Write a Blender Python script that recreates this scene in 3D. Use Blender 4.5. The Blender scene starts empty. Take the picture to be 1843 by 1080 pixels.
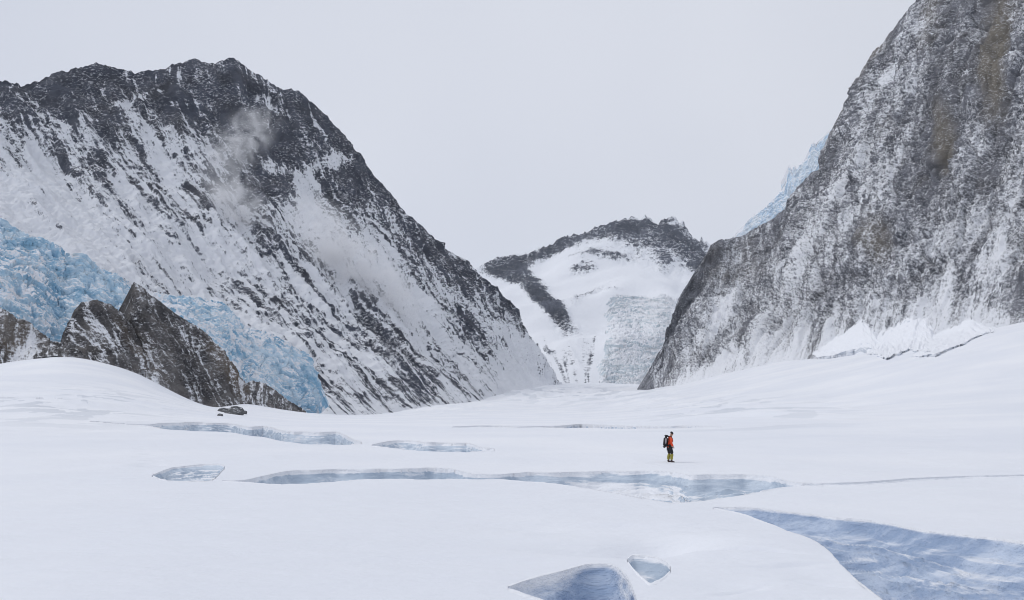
import bpy, math, random
import numpy as np
from mathutils import Vector, Matrix

SC = bpy.context.scene
COL = SC.collection
R = math.radians

# ------------------------------------------------------------------ camera
F = 1500.0                      # focal length in photo pixels (photo 1843 x 1080)
CX, CY, HZ = 921.5, 540.0, 745.0
PITCH = math.atan((HZ - CY) / F)
cam_d = bpy.data.cameras.new('camera')
cam_d.sensor_width = 36.0
cam_d.lens = F / 1843.0 * 36.0
cam_d.clip_start = 0.1
cam_d.clip_end = 60000.0
cam = bpy.data.objects.new('camera', cam_d)
cam.location = (0, 0, 0)
cam.rotation_euler = (R(90) + PITCH, 0, 0)
COL.objects.link(cam)
SC.camera = cam

# ------------------------------------------------------------------ sky and light
SUN_EL, SUN_AZ = R(46), R(-68)           # veiled sun high over the left side of the valley
w = bpy.data.worlds.new('World')
SC.world = w
w.use_nodes = True
nt = w.node_tree
nt.nodes.clear()
wo = nt.nodes.new('ShaderNodeOutputWorld')
bg = nt.nodes.new('ShaderNodeBackground')
sky = nt.nodes.new('ShaderNodeTexSky')
sky.sky_type = 'NISHITA'
sky.sun_disc = False
sky.sun_elevation = SUN_EL
sky.sun_rotation = SUN_AZ
sky.altitude = 6000
tc = nt.nodes.new('ShaderNodeTexCoord')
nz = nt.nodes.new('ShaderNodeTexNoise')
nz.inputs['Scale'].default_value = 1.3
nz.inputs['Detail'].default_value = 3.0
nt.links.new(tc.outputs['Generated'], nz.inputs['Vector'])
rmp = nt.nodes.new('ShaderNodeValToRGB')          # the cloud deck
rmp.color_ramp.elements[0].position = 0.30
rmp.color_ramp.elements[0].color = (5.95, 6.30, 7.20, 1)
rmp.color_ramp.elements[1].position = 0.72
rmp.color_ramp.elements[1].color = (7.05, 7.32, 8.05, 1)
nt.links.new(nz.outputs['Fac'], rmp.inputs['Fac'])
mx = nt.nodes.new('ShaderNodeMix')
mx.data_type = 'RGBA'
mx.inputs['Factor'].default_value = 0.94          # nearly closed overcast over the blue
nt.links.new(sky.outputs['Color'], mx.inputs['A'])
dt = nt.nodes.new('ShaderNodeVectorMath')           # the deck is thicker and darker away from the veiled sun
dt.operation = 'DOT_PRODUCT'
nt.links.new(tc.outputs['Generated'], dt.inputs[0])
dt.inputs[1].default_value = (math.sin(SUN_AZ) * math.cos(SUN_EL), math.cos(SUN_AZ) * math.cos(SUN_EL), math.sin(SUN_EL))
dm = nt.nodes.new('ShaderNodeMapRange')
dm.interpolation_type = 'SMOOTHSTEP'
nt.links.new(dt.outputs['Value'], dm.inputs['Value'])
dm.inputs['From Min'].default_value = -0.35
dm.inputs['From Max'].default_value = 0.55
dm.inputs['To Min'].default_value = 0.88
dm.inputs['To Max'].default_value = 1.0
vs_ = nt.nodes.new('ShaderNodeVectorMath')
vs_.operation = 'SCALE'
nt.links.new(rmp.outputs['Color'], vs_.inputs[0])
nt.links.new(dm.outputs['Result'], vs_.inputs['Scale'])
nt.links.new(vs_.outputs['Vector'], mx.inputs['B'])
nt.links.new(mx.outputs['Result'], bg.inputs['Color'])
bg.inputs['Strength'].default_value = 0.105
nt.links.new(bg.outputs['Background'], wo.inputs['Surface'])

sd = bpy.data.lights.new('sun', 'SUN')
sd.energy = 1.06
sd.angle = R(25)
sd.color = (1.0, 0.97, 0.93)
so = bpy.data.objects.new('sun', sd)
sdir = Vector((math.sin(SUN_AZ) * math.cos(SUN_EL), math.cos(SUN_AZ) * math.cos(SUN_EL), math.sin(SUN_EL)))
so.rotation_euler = sdir.to_track_quat('Z', 'Y').to_euler()
so.location = (0, 0, 50)
COL.objects.link(so)

SC.view_settings.view_transform = 'Standard'
SC.view_settings.look = 'None'
SC.view_settings.exposure = 0.0
SC.view_settings.gamma = 1.0
SC.view_settings.use_curve_mapping = False
SC.cycles.max_bounces = 8
SC.cycles.diffuse_bounces = 5
SC.cycles.volume_bounces = 3
SC.cycles.filter_width = 1.0
SC.cycles.use_denoising = True

# ------------------------------------------------------------------ maths helpers
CP, SP = math.cos(PITCH), math.sin(PITCH)


def ray(px, py):
    xc = (np.asarray(px, float) - CX) / F
    yc = (CY - np.asarray(py, float)) / F
    return np.stack([xc, CP - yc * SP, SP + yc * CP], -1)


def at(px, py, d):
    """the point seen at a photo pixel, at horizontal distance d"""
    v = ray(px, py)
    return v * (np.asarray(d, float) / np.hypot(v[..., 0], v[..., 1]))[..., None]


def proj(P):
    x, y, z = P[..., 0], P[..., 1], P[..., 2]
    fw = np.maximum(y * CP + z * SP, 1e-3)
    up = -y * SP + z * CP
    return CX + F * x / fw, CY - F * up / fw


def _h(ix, iy, iz, seed):
    h = (ix.astype(np.uint32) * np.uint32(374761393) + iy.astype(np.uint32) * np.uint32(668265263)
         + iz.astype(np.uint32) * np.uint32(2147483647) + np.uint32(seed * 144665 + 17))
    h = (h ^ (h >> np.uint32(13))) * np.uint32(1274126177)
    h = (h ^ (h >> np.uint32(16))) * np.uint32(2246822519)
    return h ^ (h >> np.uint32(15))


_G = np.array([[1, 1, 0], [-1, 1, 0], [1, -1, 0], [-1, -1, 0], [1, 0, 1], [-1, 0, 1], [1, 0, -1], [-1, 0, -1],
               [0, 1, 1], [0, -1, 1], [0, 1, -1], [0, -1, -1], [1, 1, 0], [-1, 1, 0], [0, -1, 1], [0, -1, -1]], np.float32)


def pn(x, y, z=0.0, seed=0):
    """gradient noise, about -1..1"""
    x, y, z = np.broadcast_arrays(np.asarray(x, np.float32), np.asarray(y, np.float32), np.asarray(z, np.float32))
    xi, yi, zi = np.floor(x), np.floor(y), np.floor(z)
    xf, yf, zf = x - xi, y - yi, z - zi
    xi, yi, zi = xi.astype(np.int64), yi.astype(np.int64), zi.astype(np.int64)
    fx, fy, fz = [t * t * t * (t * (t * 6 - 15) + 10) for t in (xf, yf, zf)]
    out = 0
    for dx in (0, 1):
        wx = fx if dx else 1 - fx
        for dy in (0, 1):
            wy = fy if dy else 1 - fy
            for dz in (0, 1):
                wz = fz if dz else 1 - fz
                g = _G[_h(xi + dx, yi + dy, zi + dz, seed) & np.uint32(15)]
                out = out + wx * wy * wz * (g[..., 0] * (xf - dx) + g[..., 1] * (yf - dy) + g[..., 2] * (zf - dz))
    return out


def fbm(x, y, z=0.0, o=4, seed=0, gain=0.5):
    a, s, n = 1.0, 0.0, 0.0
    for k in range(o):
        s = s + a * pn(x * 2 ** k, y * 2 ** k, np.asarray(z) * 2 ** k + 7.3 * k, seed + k)
        n += a
        a *= gain
    return s / n * 1.6


def ridged(x, y, z=0.0, o=4, seed=0, gain=0.5):
    a, s, n = 1.0, 0.0, 0.0
    for k in range(o):
        s = s + a * (1 - 2.2 * np.abs(pn(x * 2 ** k, y * 2 ** k, np.asarray(z) * 2 ** k + 3.1 * k, seed + k)))
        n += a
        a *= gain
    return s / n                # about -0.5..1, sharp crests high


def cells(x, y, seed=0):
    """2-D cells: distance to the nearest point, edge distance, random per cell"""
    xi, yi = np.floor(x).astype(np.int64), np.floor(y).astype(np.int64)
    d1 = np.full(x.shape, 9.0)
    d2 = np.full(x.shape, 9.0)
    rid = np.zeros(x.shape)
    for dx in (-1, 0, 1):
        for dy in (-1, 0, 1):
            cx, cy = xi + dx, yi + dy
            h = _h(cx, cy, cx * 0, seed)
            jx = (h & np.uint32(1023)) / 1023.0
            jy = ((h >> np.uint32(10)) & np.uint32(1023)) / 1023.0
            rr = ((h >> np.uint32(20)) & np.uint32(1023)) / 1023.0
            d = np.hypot(cx + jx - x, cy + jy - y)
            n = d < d1
            d2 = np.where(n, d1, np.minimum(d2, d))
            rid = np.where(n, rr, rid)
            d1 = np.where(n, d, d1)
    return d1, d2 - d1, rid


def sstep(a, b, x):
    t = np.clip((x - a) / (b - a), 0, 1)
    return t * t * (3 - 2 * t)


def blobs(px, py, lst):
    s = np.zeros(px.shape)
    for cx, cy, rx, ry, ang, wt in lst:
        c, q = math.cos(R(ang)), math.sin(R(ang))
        dx, dy = px - cx, py - cy
        s += wt * np.exp(-(((dx * c + dy * q) / rx) ** 2 + ((-dx * q + dy * c) / ry) ** 2) ** 1.5)
    return s


# ------------------------------------------------------------------ object helpers
def tag(o, label=None, cat=None, kind=None, group=None):
    if label: o['label'] = label
    if cat: o['category'] = cat
    if kind: o['kind'] = kind
    if group: o['group'] = group
    return o


def grid_mesh(name, P, mat, attrs=None, smooth=True, flip=False, parent=None):
    nv, nu = P.shape[:2]
    idx = np.arange(nv * nu).reshape(nv, nu)
    q = np.stack([idx[:-1, :-1], idx[1:, :-1], idx[1:, 1:], idx[:-1, 1:]], -1).reshape(-1, 4)
    if flip: q = q[:, ::-1]
    me = bpy.data.meshes.new(name)
    me.vertices.add(nv * nu)
    me.vertices.foreach_set('co', np.ascontiguousarray(P, np.float32).ravel())
    me.loops.add(q.size)
    me.loops.foreach_set('vertex_index', np.ascontiguousarray(q, np.int32).ravel())
    me.polygons.add(len(q))
    me.polygons.foreach_set('loop_start', np.arange(0, q.size, 4, dtype=np.int32))
    me.polygons.foreach_set('loop_total', np.full(len(q), 4, np.int32))
    me.update(calc_edges=True)
    me.polygons.foreach_set('use_smooth', np.full(len(q), smooth))
    for k, v in (attrs or {}).items():
        if v.ndim == 3:
            a = me.attributes.new(k, 'FLOAT_VECTOR', 'POINT')
            a.data.foreach_set('vector', np.ascontiguousarray(v, np.float32).ravel())
        else:
            a = me.attributes.new(k, 'FLOAT', 'POINT')
            a.data.foreach_set('value', np.ascontiguousarray(v, np.float32).ravel())
    me.materials.append(mat)
    o = bpy.data.objects.new(name, me)
    COL.objects.link(o)
    o.parent = parent
    return o


def normals(P):
    du = np.gradient(P, axis=1)
    dv = np.gradient(P, axis=0)
    n = np.cross(dv, du)
    n /= np.maximum(np.linalg.norm(n, axis=-1, keepdims=True), 1e-9)
    return n


# ------------------------------------------------------------------ materials
class NT:
    def __init__(s, name):
        s.m = bpy.data.materials.new(name)
        s.m.use_nodes = True
        s.t = s.m.node_tree
        s.b = s.t.nodes['Principled BSDF']

    def n(s, typ, **kw):
        o = s.t.nodes.new(typ)
        for k, v in kw.items():
            setattr(o, k, v)
        return o

    def l(s, a, b): s.t.links.new(a, b)

    def attr(s, name):
        return s.n('ShaderNodeAttribute', attribute_name=name)

    def noise(s, vec, scale, detail=4.0, rough=0.55, sv=None):
        if sv is not None:
            mp = s.n('ShaderNodeVectorMath', operation='MULTIPLY')
            s.l(vec, mp.inputs[0])
            mp.inputs[1].default_value = sv
            vec = mp.outputs[0]
        o = s.n('ShaderNodeTexNoise')
        o.inputs['Scale'].default_value = scale
        o.inputs['Detail'].default_value = detail
        o.inputs['Roughness'].default_value = rough
        s.l(vec, o.inputs['Vector'])
        return o.outputs['Fac']

    def math(s, op, a, b=None, c=None, clamp=False):
        o = s.n('ShaderNodeMath', operation=op, use_clamp=clamp)
        for i, x in enumerate((a, b, c)):
            if x is None: continue
            if isinstance(x, (int, float)): o.inputs[i].default_value = x
            else: s.l(x, o.inputs[i])
        return o.outputs[0]

    def step(s, x, lo, hi):
        o = s.n('ShaderNodeMapRange', interpolation_type='SMOOTHSTEP')
        s.l(x, o.inputs['Value'])
        o.inputs['From Min'].default_value = lo
        o.inputs['From Max'].default_value = hi
        return o.outputs['Result']

    def mix(s, f, a, b):
        o = s.n('ShaderNodeMix', data_type='RGBA')
        for k, x in (('Factor', f), ('A', a), ('B', b)):
            if isinstance(x, (int, float)): o.inputs[k].default_value = x
            elif isinstance(x, tuple): o.inputs[k].default_value = (*x, 1)
            else: s.l(x, o.inputs[k])
        return o.outputs['Result']

    def bump(s, h, dist, strength=1.0, normal=None):
        o = s.n('ShaderNodeBump')
        o.inputs['Strength'].default_value = strength
        o.inputs['Distance'].default_value = dist
        s.l(h, o.inputs['Height'])
        if normal is not None: s.l(normal, o.inputs['Normal'])
        return o.outputs['Normal']

    def obj(s):
        return s.n('ShaderNodeTexCoord').outputs['Object']

    def out(s, col, rough=0.9, normal=None, spec=0.2):
        if isinstance(col, tuple): s.b.inputs['Base Color'].default_value = (*col, 1)
        else: s.l(col, s.b.inputs['Base Color'])
        s.b.inputs['Roughness'].default_value = rough
        s.b.inputs['Specular IOR Level'].default_value = spec
        if normal is not None: s.l(normal, s.b.inputs['Normal'])
        return s.m


SNOW = (0.85, 0.865, 0.90)


def rock_snow_mat(name, dark, light, warm, fine=6.0, k1=0.55, k2=0.35, snow=SNOW, bumpd=2.0, flow=(1 / 6, 1 / 45, 1), lo=0.36, hi=0.64, dust=5.0, dk=0.6, dlo=0.53, dhi=0.62):
    """rock face with snow caught on it: how much snow lies where is the mesh's own 'snow' attribute"""
    s = NT(name)
    ob = s.obj()
    sn = s.attr('snow').outputs['Fac']
    fl = s.attr('flow').outputs['Vector']
    n1 = s.noise(ob, 1.0 / fine, 7.0, 0.85)
    n2 = s.noise(fl, 1.0, 5.0, 0.75, sv=flow)
    n3 = s.noise(ob, 1.0 / (fine * 7), 4.0, 0.6)
    n4 = s.noise(ob, 3.1 / fine, 3.0, 0.6)
    v = s.math('ADD', sn, s.math('MULTIPLY', s.math('SUBTRACT', n1, 0.5), k1 * 2))
    v = s.math('ADD', v, s.math('MULTIPLY', s.math('SUBTRACT', n2, 0.5), k2 * 2))
    f = s.step(v, lo, hi)
    rock = s.mix(s.step(n3, 0.35, 0.68), dark, light)
    rock = s.mix(s.math('MULTIPLY', s.step(n4, 0.4, 0.75), 0.45), rock, light)
    rock = s.mix(s.attr('warm').outputs['Fac'], rock, warm)
    n5 = s.noise(ob, 1.0 / dust, 4.0, 0.7, sv=(1, 1, 1.9))
    rock = s.mix(s.math('MULTIPLY', s.math('MULTIPLY', s.step(n5, dlo, dhi), dk), s.step(s.noise(ob, 0.09 / dust, 3.0, 0.6), 0.36, 0.60)), rock, snow)
    c = s.mix(f, rock, snow)
    h = s.math('ADD', s.math('MULTIPLY', n1, 1.0), s.math('MULTIPLY', n4, 0.35))
    return s.out(c, 0.92, s.bump(h, bumpd, 0.7), 0.15)


def ice_mat(name, deep, pale, fine=4.0, bumpd=1.0, strata=(1, 1, 3.0), k=0.5, snow=SNOW, lo=0.40, hi=0.65):
    """glacier ice under a cover of snow: 'snow' is the mesh's own cover"""
    s = NT(name)
    ob = s.obj()
    sn = s.attr('snow').outputs['Fac']
    n1 = s.noise(ob, 1.0 / fine, 5.0, 0.65, sv=strata)
    n2 = s.noise(ob, 0.22 / fine, 3.0, 0.55)
    n3 = s.noise(ob, 3.0 / fine, 3.0, 0.6, sv=strata)
    ice = s.mix(s.step(s.math('ADD', s.math('MULTIPLY', n1, 0.55), s.math('MULTIPLY', n2, 0.45)), 0.40, 0.60), deep, pale)
    v = s.math('ADD', sn, s.math('MULTIPLY', s.math('SUBTRACT', n1, 0.5), k * 2))
    f = s.step(v, lo, hi)
    c = s.mix(f, ice, snow)
    h = s.math('ADD', n1, s.math('MULTIPLY', n3, 0.45))
    return s.out(c, 0.75, s.bump(h, bumpd, 0.7), 0.25)


def snow_mat():
    s = NT('snow')
    ob = s.obj()
    n1 = s.noise(ob, 0.35, 5.0, 0.55, sv=(0.6, 1.5, 1))
    n2 = s.noise(ob, 6.0, 4.0, 0.6)
    n3 = s.noise(ob, 0.02, 5.0, 0.6)
    c = s.mix(s.step(n3, 0.35, 0.7), (0.80, 0.82, 0.865), (0.875, 0.885, 0.91))
    grey_streak = s.attr('grey_streak').outputs['Fac']
    c = s.mix(grey_streak, c, (0.46, 0.50, 0.56))
    h = s.math('ADD', s.math('MULTIPLY', n1, 0.9), s.math('MULTIPLY', n2, 0.06))
    return s.out(c, 0.7, s.bump(h, 0.32, 0.85), 0.25)


M_SNOW = snow_mat()

# ------------------------------------------------------------------ the glacier's base height
CTRL = []          # (azimuth, ln r, z / r)


def ctl(px, d, py=None, z=None):
    if py is not None:
        P = at(px, py, d)
        tn = P[2] / d
        az = math.atan2(P[0], P[1])
    else:
        tn = z / d
        az = math.atan2((px - CX) / F, CP)
    CTRL.append((az, math.log(d), tn))


for px in (-2500, -600, 300, 950, 1600, 2500, 4500):
    for d in (2.0, 4.0, 7.0, 11.0, 17.0, 26.0, 40.0, 60.0):
        ctl(px, d, z=-2.86)
for c in [(0, 150, 756), (0, 300, 716), (0, 600, 656), (100, 600, 642), (250, 620, 674), (385, 640, 735), (545, 800, 743), (440, 655, 728), (475, 700, 733), (510, 740, 740), (450, 500, 744),
          (-400, 600, 620), (-400, 300, 700), (-400, 150, 752), (250, 150, 761), (250, 300, 727), (500, 300, 755), (500, 150, 767),
          (700, 1200, 746), (880, 1450, 722), (1000, 2500, 693), (1080, 3000, 690), (1130, 3000, 692), (700, 150, 770), (700, 300, 757),
          (900, 150, 769), (900, 300, 757), (900, 700, 744), (1100, 150, 769), (1100, 300, 756), (1100, 800, 732), (1100, 1500, 712),
          (1175, 1500, 702), (1300, 1250, 674), (1400, 1100, 652), (1600, 900, 628), (1843, 750, 580), (2200, 650, 540), (2700, 600, 500),
          (1300, 600, 718), (1500, 500, 706), (1843, 400, 672), (1500, 250, 745), (1843, 200, 738), (1843, 120, 762), (1300, 250, 757),
          (1300, 120, 772), (1500, 120, 770), (2300, 300, 690), (2300, 120, 755), (0, 1500, 660), (-400, 1500, 640), (500, 1500, 745), (1843, 1600, 640),
          (0, 5000, 700), (1000, 5000, 695), (1843, 5000, 680)]:
    ctl(*c)
CT = np.array(CTRL)
CS = np.array([1 / 0.22, 1.0])


def _tp(d2):
    return 0.5 * d2 * np.log(d2 + 1e-9)


_A = CT[:, :2] * CS
_n = len(_A)
_K = _tp(((_A[:, None] - _A[None]) ** 2).sum(-1)) + np.eye(_n) * 2e-3
_Pm = np.c_[np.ones(_n), _A]
_S = np.block([[_K, _Pm], [_Pm.T, np.zeros((3, 3))]])
_W = np.linalg.solve(_S, np.r_[CT[:, 2], 0, 0, 0])


def base_tan(az, lr):
    x, y = az * CS[0], lr * CS[1]
    out = _W[_n] + _W[_n + 1] * x + _W[_n + 2] * y
    for i in range(_n):
        out = out + _W[i] * _tp((x - _A[i, 0]) ** 2 + (y - _A[i, 1]) ** 2)
    return out


def ground(x, y):
    r = np.hypot(x, y)
    az = np.clip(np.arctan2(x, y), -1.1, 1.1)
    rr = np.clip(r, 2.0, 5000.0)
    t = base_tan(az, np.log(rr))
    z = t * rr
    near = 1 - sstep(60, 160, r)
    z = z * (1 - 0.85 * near) + (-2.86) * 0.85 * near
    z = z + 0.034 * ridged(x / 4.0 + 0.4 * fbm(x / 6, y / 6, 0, 2, 7), y / 1.6, 0, 3, 6) * sstep(6, 14, r) * (1 - sstep(60, 110, r))
    z = z + 0.16 * fbm(x / 12, y / 20, 0, 3, 5) * sstep(2, 12, r) + 1.0 * fbm(x / 120, y / 160, 0, 3, 9) * sstep(120, 500, r)
    return z


def hit(px, py):
    """where the sight lines through photo pixels meet the glacier"""
    px, py = np.atleast_1d(np.asarray(px, float)), np.atleast_1d(np.asarray(py, float))
    rs = np.exp(np.linspace(math.log(4), math.log(900), 500))
    v = ray(px, py)
    v /= np.hypot(v[:, 0], v[:, 1])[:, None]
    X = v[:, 0, None] * rs
    Y = v[:, 1, None] * rs
    G = ground(X, Y)
    L = v[:, 2, None] * rs
    d = L - G
    out = np.zeros((len(px), 3))
    for i in range(len(px)):
        k = np.argmax(d[i] < 0)
        if k == 0: k = len(rs) - 1
        a, b = d[i, k - 1], d[i, k]
        t = a / (a - b) if a != b else 0
        r = rs[k - 1] + (rs[k] - rs[k - 1]) * t
        out[i] = v[i] * r
    return out


# ------------------------------------------------------------------ crevasses
# far lip and near lip as photo points; drop of the far wall; inner slope
CREV = [
    dict(name='crevasse', label='wide blue crevasse with rippled ice at lower right, largest in the foreground',
         far=[(1285, 914), (1340, 914), (1400, 920), (1480, 930), (1560, 937), (1640, 951), (1740, 965), (1843, 976), (2000, 990), (2250, 1010)],
         near=[(1285, 914.5), (1340, 926), (1400, 949), (1440, 969), (1490, 999), (1530, 1032), (1590, 1080), (1640, 1125), (1750, 1230), (1950, 1420)],
         wall=0.42, slope=0.16, amp=0.22, floor=2.4, snow=-0.16, mat='deep', seed=3, sb=[(1700, 1020, 260, 26, 14, 0.12), (1420, 935, 90, 20, 20, -0.2)], wang=0.55),
    dict(name='crevasse', label='long curved blue crevasse running below the climber across the middle of the snow',
         far=[(400, 866), (440, 866), (470, 858), (510, 850), (560, 846), (640, 845), (720, 845), (760, 843), (810, 843), (850, 853), (900, 856), (930, 853), (1000, 851), (1090, 849), (1160, 848), (1195, 849), (1240, 856), (1260, 855), (1330, 854), (1390, 858), (1420, 868), (1480, 872)],
         near=[(400, 867), (440, 868.5), (470, 871), (500, 873), (560, 870), (640, 865), (720, 863), (760, 863), (810, 863), (850, 864), (900, 863.5), (930, 866), (1000, 871), (1090, 884), (1160, 899), (1210, 906), (1225, 907), (1260, 903), (1330, 893), (1390, 880), (1420, 877), (1480, 875)],
         wall=0.9, slope=0.13, amp=0.35, floor=2.5, snow=0.0, mat='grey', seed=5, sb=[(1120, 882, 110, 15, 9, 0.65), (1215, 888, 20, 22, 0, 0.5), (1290, 878, 60, 16, 0, -0.2), (1020, 862, 120, 6, 2, -0.2)], wang=1.1),
    dict(name='crevasse', label='blue grey ice step at left, stretched under the dark rocks and broken midway',
         far=[(150, 760), (265, 766), (300, 762), (350, 761), (425, 764), (440, 770), (480, 768), (500, 777), (560, 778), (618, 778), (625, 790), (650, 796)],
         near=[(150, 760.6), (265, 767), (300, 773), (350, 776), (425, 778), (440, 783), (480, 787), (500, 794), (560, 800), (618, 801), (625, 801), (650, 799)],
         wall=1.6, slope=0.25, amp=0.4, floor=3.5, snow=0.12, mat='grey', seed=7, wang=2.6),
    dict(name='crevasse', label='narrow grey ice slot between the left ice step and the climber',
         far=[(670, 802), (690, 796), (720, 793), (745, 794), (760, 798), (850, 798), (858, 806), (890, 808)],
         near=[(670, 803), (690, 805), (720, 808), (745, 811), (760, 812), (850, 814), (858, 813), (890, 812)],
         wall=0.9, slope=0.3, amp=0.2, floor=2.5, snow=0.15, mat='grey', seed=9, wang=2.6),
    dict(name='crevasse', label='small lens of blue ice alone in the snow at left',
         far=[(275, 856), (290, 850), (310, 843), (340, 839), (370, 836), (398, 837), (404, 840)],
         near=[(275, 857), (290, 863), (310, 866), (340, 867), (370, 867), (385, 864), (404, 842)],
         wall=0.25, slope=0.1, amp=0.12, floor=1.6, snow=0.0, mat='grey', seed=11, wang=0.9),
    dict(name='crevasse', label='dark blue pit cut by the bottom edge of the picture',
         far=[(915, 1058), (940, 1048), (980, 1037), (1020, 1026), (1055, 1017), (1100, 1016), (1125, 1030), (1140, 1062), (1150, 1090), (1160, 1150)],
         near=[(915, 1059), (940, 1067), (980, 1080), (1020, 1100), (1055, 1120), (1100, 1140), (1125, 1150), (1140, 1155), (1150, 1157), (1160, 1158)],
         wall=0.5, slope=0.35, amp=0.32, floor=2.4, snow=0.0, mat='deep', seed=13, smooth=1, sb=[(1000, 1048, 60, 14, -18, 0.25), (1120, 1060, 20, 40, 10, 0.35), (1075, 1050, 40, 30, 0, -0.3)], wang=0.7),
    dict(name='crevasse', label='small pointed blue hollow beside the dark pit in the foreground',
         far=[(1130, 1008), (1138, 1001), (1160, 1001), (1185, 1006), (1203, 1014), (1206, 1024)],
         near=[(1130, 1010), (1138, 1022), (1160, 1043), (1170, 1050), (1190, 1042), (1206, 1028)],
         wall=0.2, slope=0.3, amp=0.03, floor=1.2, snow=0.05, mat='grey', seed=15, wang=0.5),
    dict(name='crevasse', label='thin dark crack straight across the snow behind the climber',
         far=[(815, 769), (870, 767), (950, 768), (1010, 768), (1040, 764), (1080, 766), (1130, 768), (1200, 769), (1235, 767), (1260, 768), (1300, 769.5)],
         near=[(815, 769.6), (870, 769.2), (950, 770), (1010, 771), (1040, 770), (1080, 771), (1130, 772), (1200, 771.5), (1235, 771), (1260, 770), (1300, 770)],
         wall=2.0, slope=0.5, amp=0.1, floor=3.0, snow=-0.1, mat='grey', seed=17, wang=1.5),
    dict(name='crevasse', label='faint crack from the long crevasse to the right edge of the picture',
         far=[(1470, 871), (1550, 869), (1640, 862), (1740, 858), (1843, 856), (2000, 853)],
         near=[(1470, 875), (1550, 873.5), (1640, 865.5), (1740, 861), (1843, 859), (2000, 856)],
         wall=0.3, slope=0.2, amp=0.05, floor=1.0, snow=0.3, mat='grey', seed=19, wang=0.8),
    dict(name='crevasse', label='hairline crack on the left snow slope below the rock outcrops',
         far=[(-60, 712), (20, 717), (60, 720), (90, 727), (125, 734), (170, 736)],
         near=[(-60, 712.8), (20, 718.5), (60, 722), (90, 729), (125, 735.5), (170, 736.8)],
         wall=2.0, slope=0.5, amp=0.2, floor=3.0, snow=0.25, mat='grey', seed=21, wang=2),
]


def lip(c, key, s):
    k = np.array(c[key], float)
    h = min(14.0, 0.05 * (k[-1, 0] - k[0, 0]))         # lips are rounded, not angular
    return sum(np.interp(s + o_ * h, k[:, 0], k[:, 1]) * w_ for o_, w_ in ((-1, .15), (-.5, .22), (0, .26), (.5, .22), (1, .15)))


for c in CREV:
    x0, x1 = c['far'][0][0], c['far'][-1][0]
    span = x1 - x0
    n = int(min(900, max(60, span * 1.1)))
    s = np.linspace(x0, x1, n)
    ends = sstep(0, 0.06, (s - x0) / span) * sstep(0, 0.06, (x1 - s) / span)
    gap = lip(c, 'near', s) - lip(c, 'far', s)
    yf = lip(c, 'far', s) + np.minimum(gap * 0.12, 2.2) * fbm(s / 90, c['seed'], 0, 2, c['seed']) * ends
    yn = lip(c, 'near', s) + np.minimum(gap * 0.05, 1.2) * fbm(s / 40, c['seed'] + 5.5, 0, 3, c['seed'] + 3) * ends
    yn = np.maximum(yn, yf + 0.3)
    c['s'], c['yf'], c['yn'] = s, yf, yn
    c['A'], c['B'] = hit(s, yn), hit(s, yf)           # near lip, far lip on the glacier

# ------------------------------------------------------------------ glacier mesh (polar sheet round the viewpoint)
HALF = math.atan(960 / F)
azd = np.linspace(-HALF, HALF, 1150)
azl = -HALF - np.cumsum(np.linspace(0.002, 0.09, 54))
azl = azl[azl > -math.pi]
az = np.r_[azl[::-1], azd, -azl]
az = np.r_[-math.pi, az, math.pi]
rr = [0.3]
while rr[-1] < 6000:
    r_ = rr[-1]
    if r_ < 9: st = 0.4
    elif r_ < 110: st = 0.0032 * r_
    elif r_ < 400: st = 0.008 * r_
    else: st = 0.014 * r_
    rr.append(r_ + st)
rr = np.array(rr)
AZ, RR = np.meshgrid(az, rr)
GX, GY = RR * np.sin(AZ), RR * np.cos(AZ)
GZ = ground(GX, GY)
gp = np.stack([GX, GY, GZ], -1)
gpx, gpy = proj(gp)
front = np.abs(AZ) < 1.2
grey_streak = np.zeros(GZ.shape)
for c in CREV:
    yf = np.interp(gpx, c['s'], c['yf'], left=1e5, right=1e5)
    yn = np.interp(gpx, c['s'], c['yn'], left=-1e5, right=-1e5)
    inside = front & (gpy > yf + 0.15) & (gpy < yn - 0.15) & (gpx > c['s'][0]) & (gpx < c['s'][-1])
    GZ = np.where(inside, GZ - (c['floor'] * 2 + 4), GZ)
    c['hole'] = inside
# hummocks, drift ridges and shallow hollows of the snow itself
anyhole = np.zeros(GZ.shape, bool)
for c in CREV: anyhole |= c['hole']


def dent(px, py, rx, ry, ang, depth):
    """a hollow (or heap) centred where the photo shows it, sized in metres"""
    p = hit([px], [py])[0]
    c_, s_ = math.cos(R(ang)), math.sin(R(ang))
    dx, dy = GX - p[0], GY - p[1]
    return depth * np.exp(-((dx * c_ + dy * s_) / rx) ** 2 - ((-dx * s_ + dy * c_) / ry) ** 2)


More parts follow.
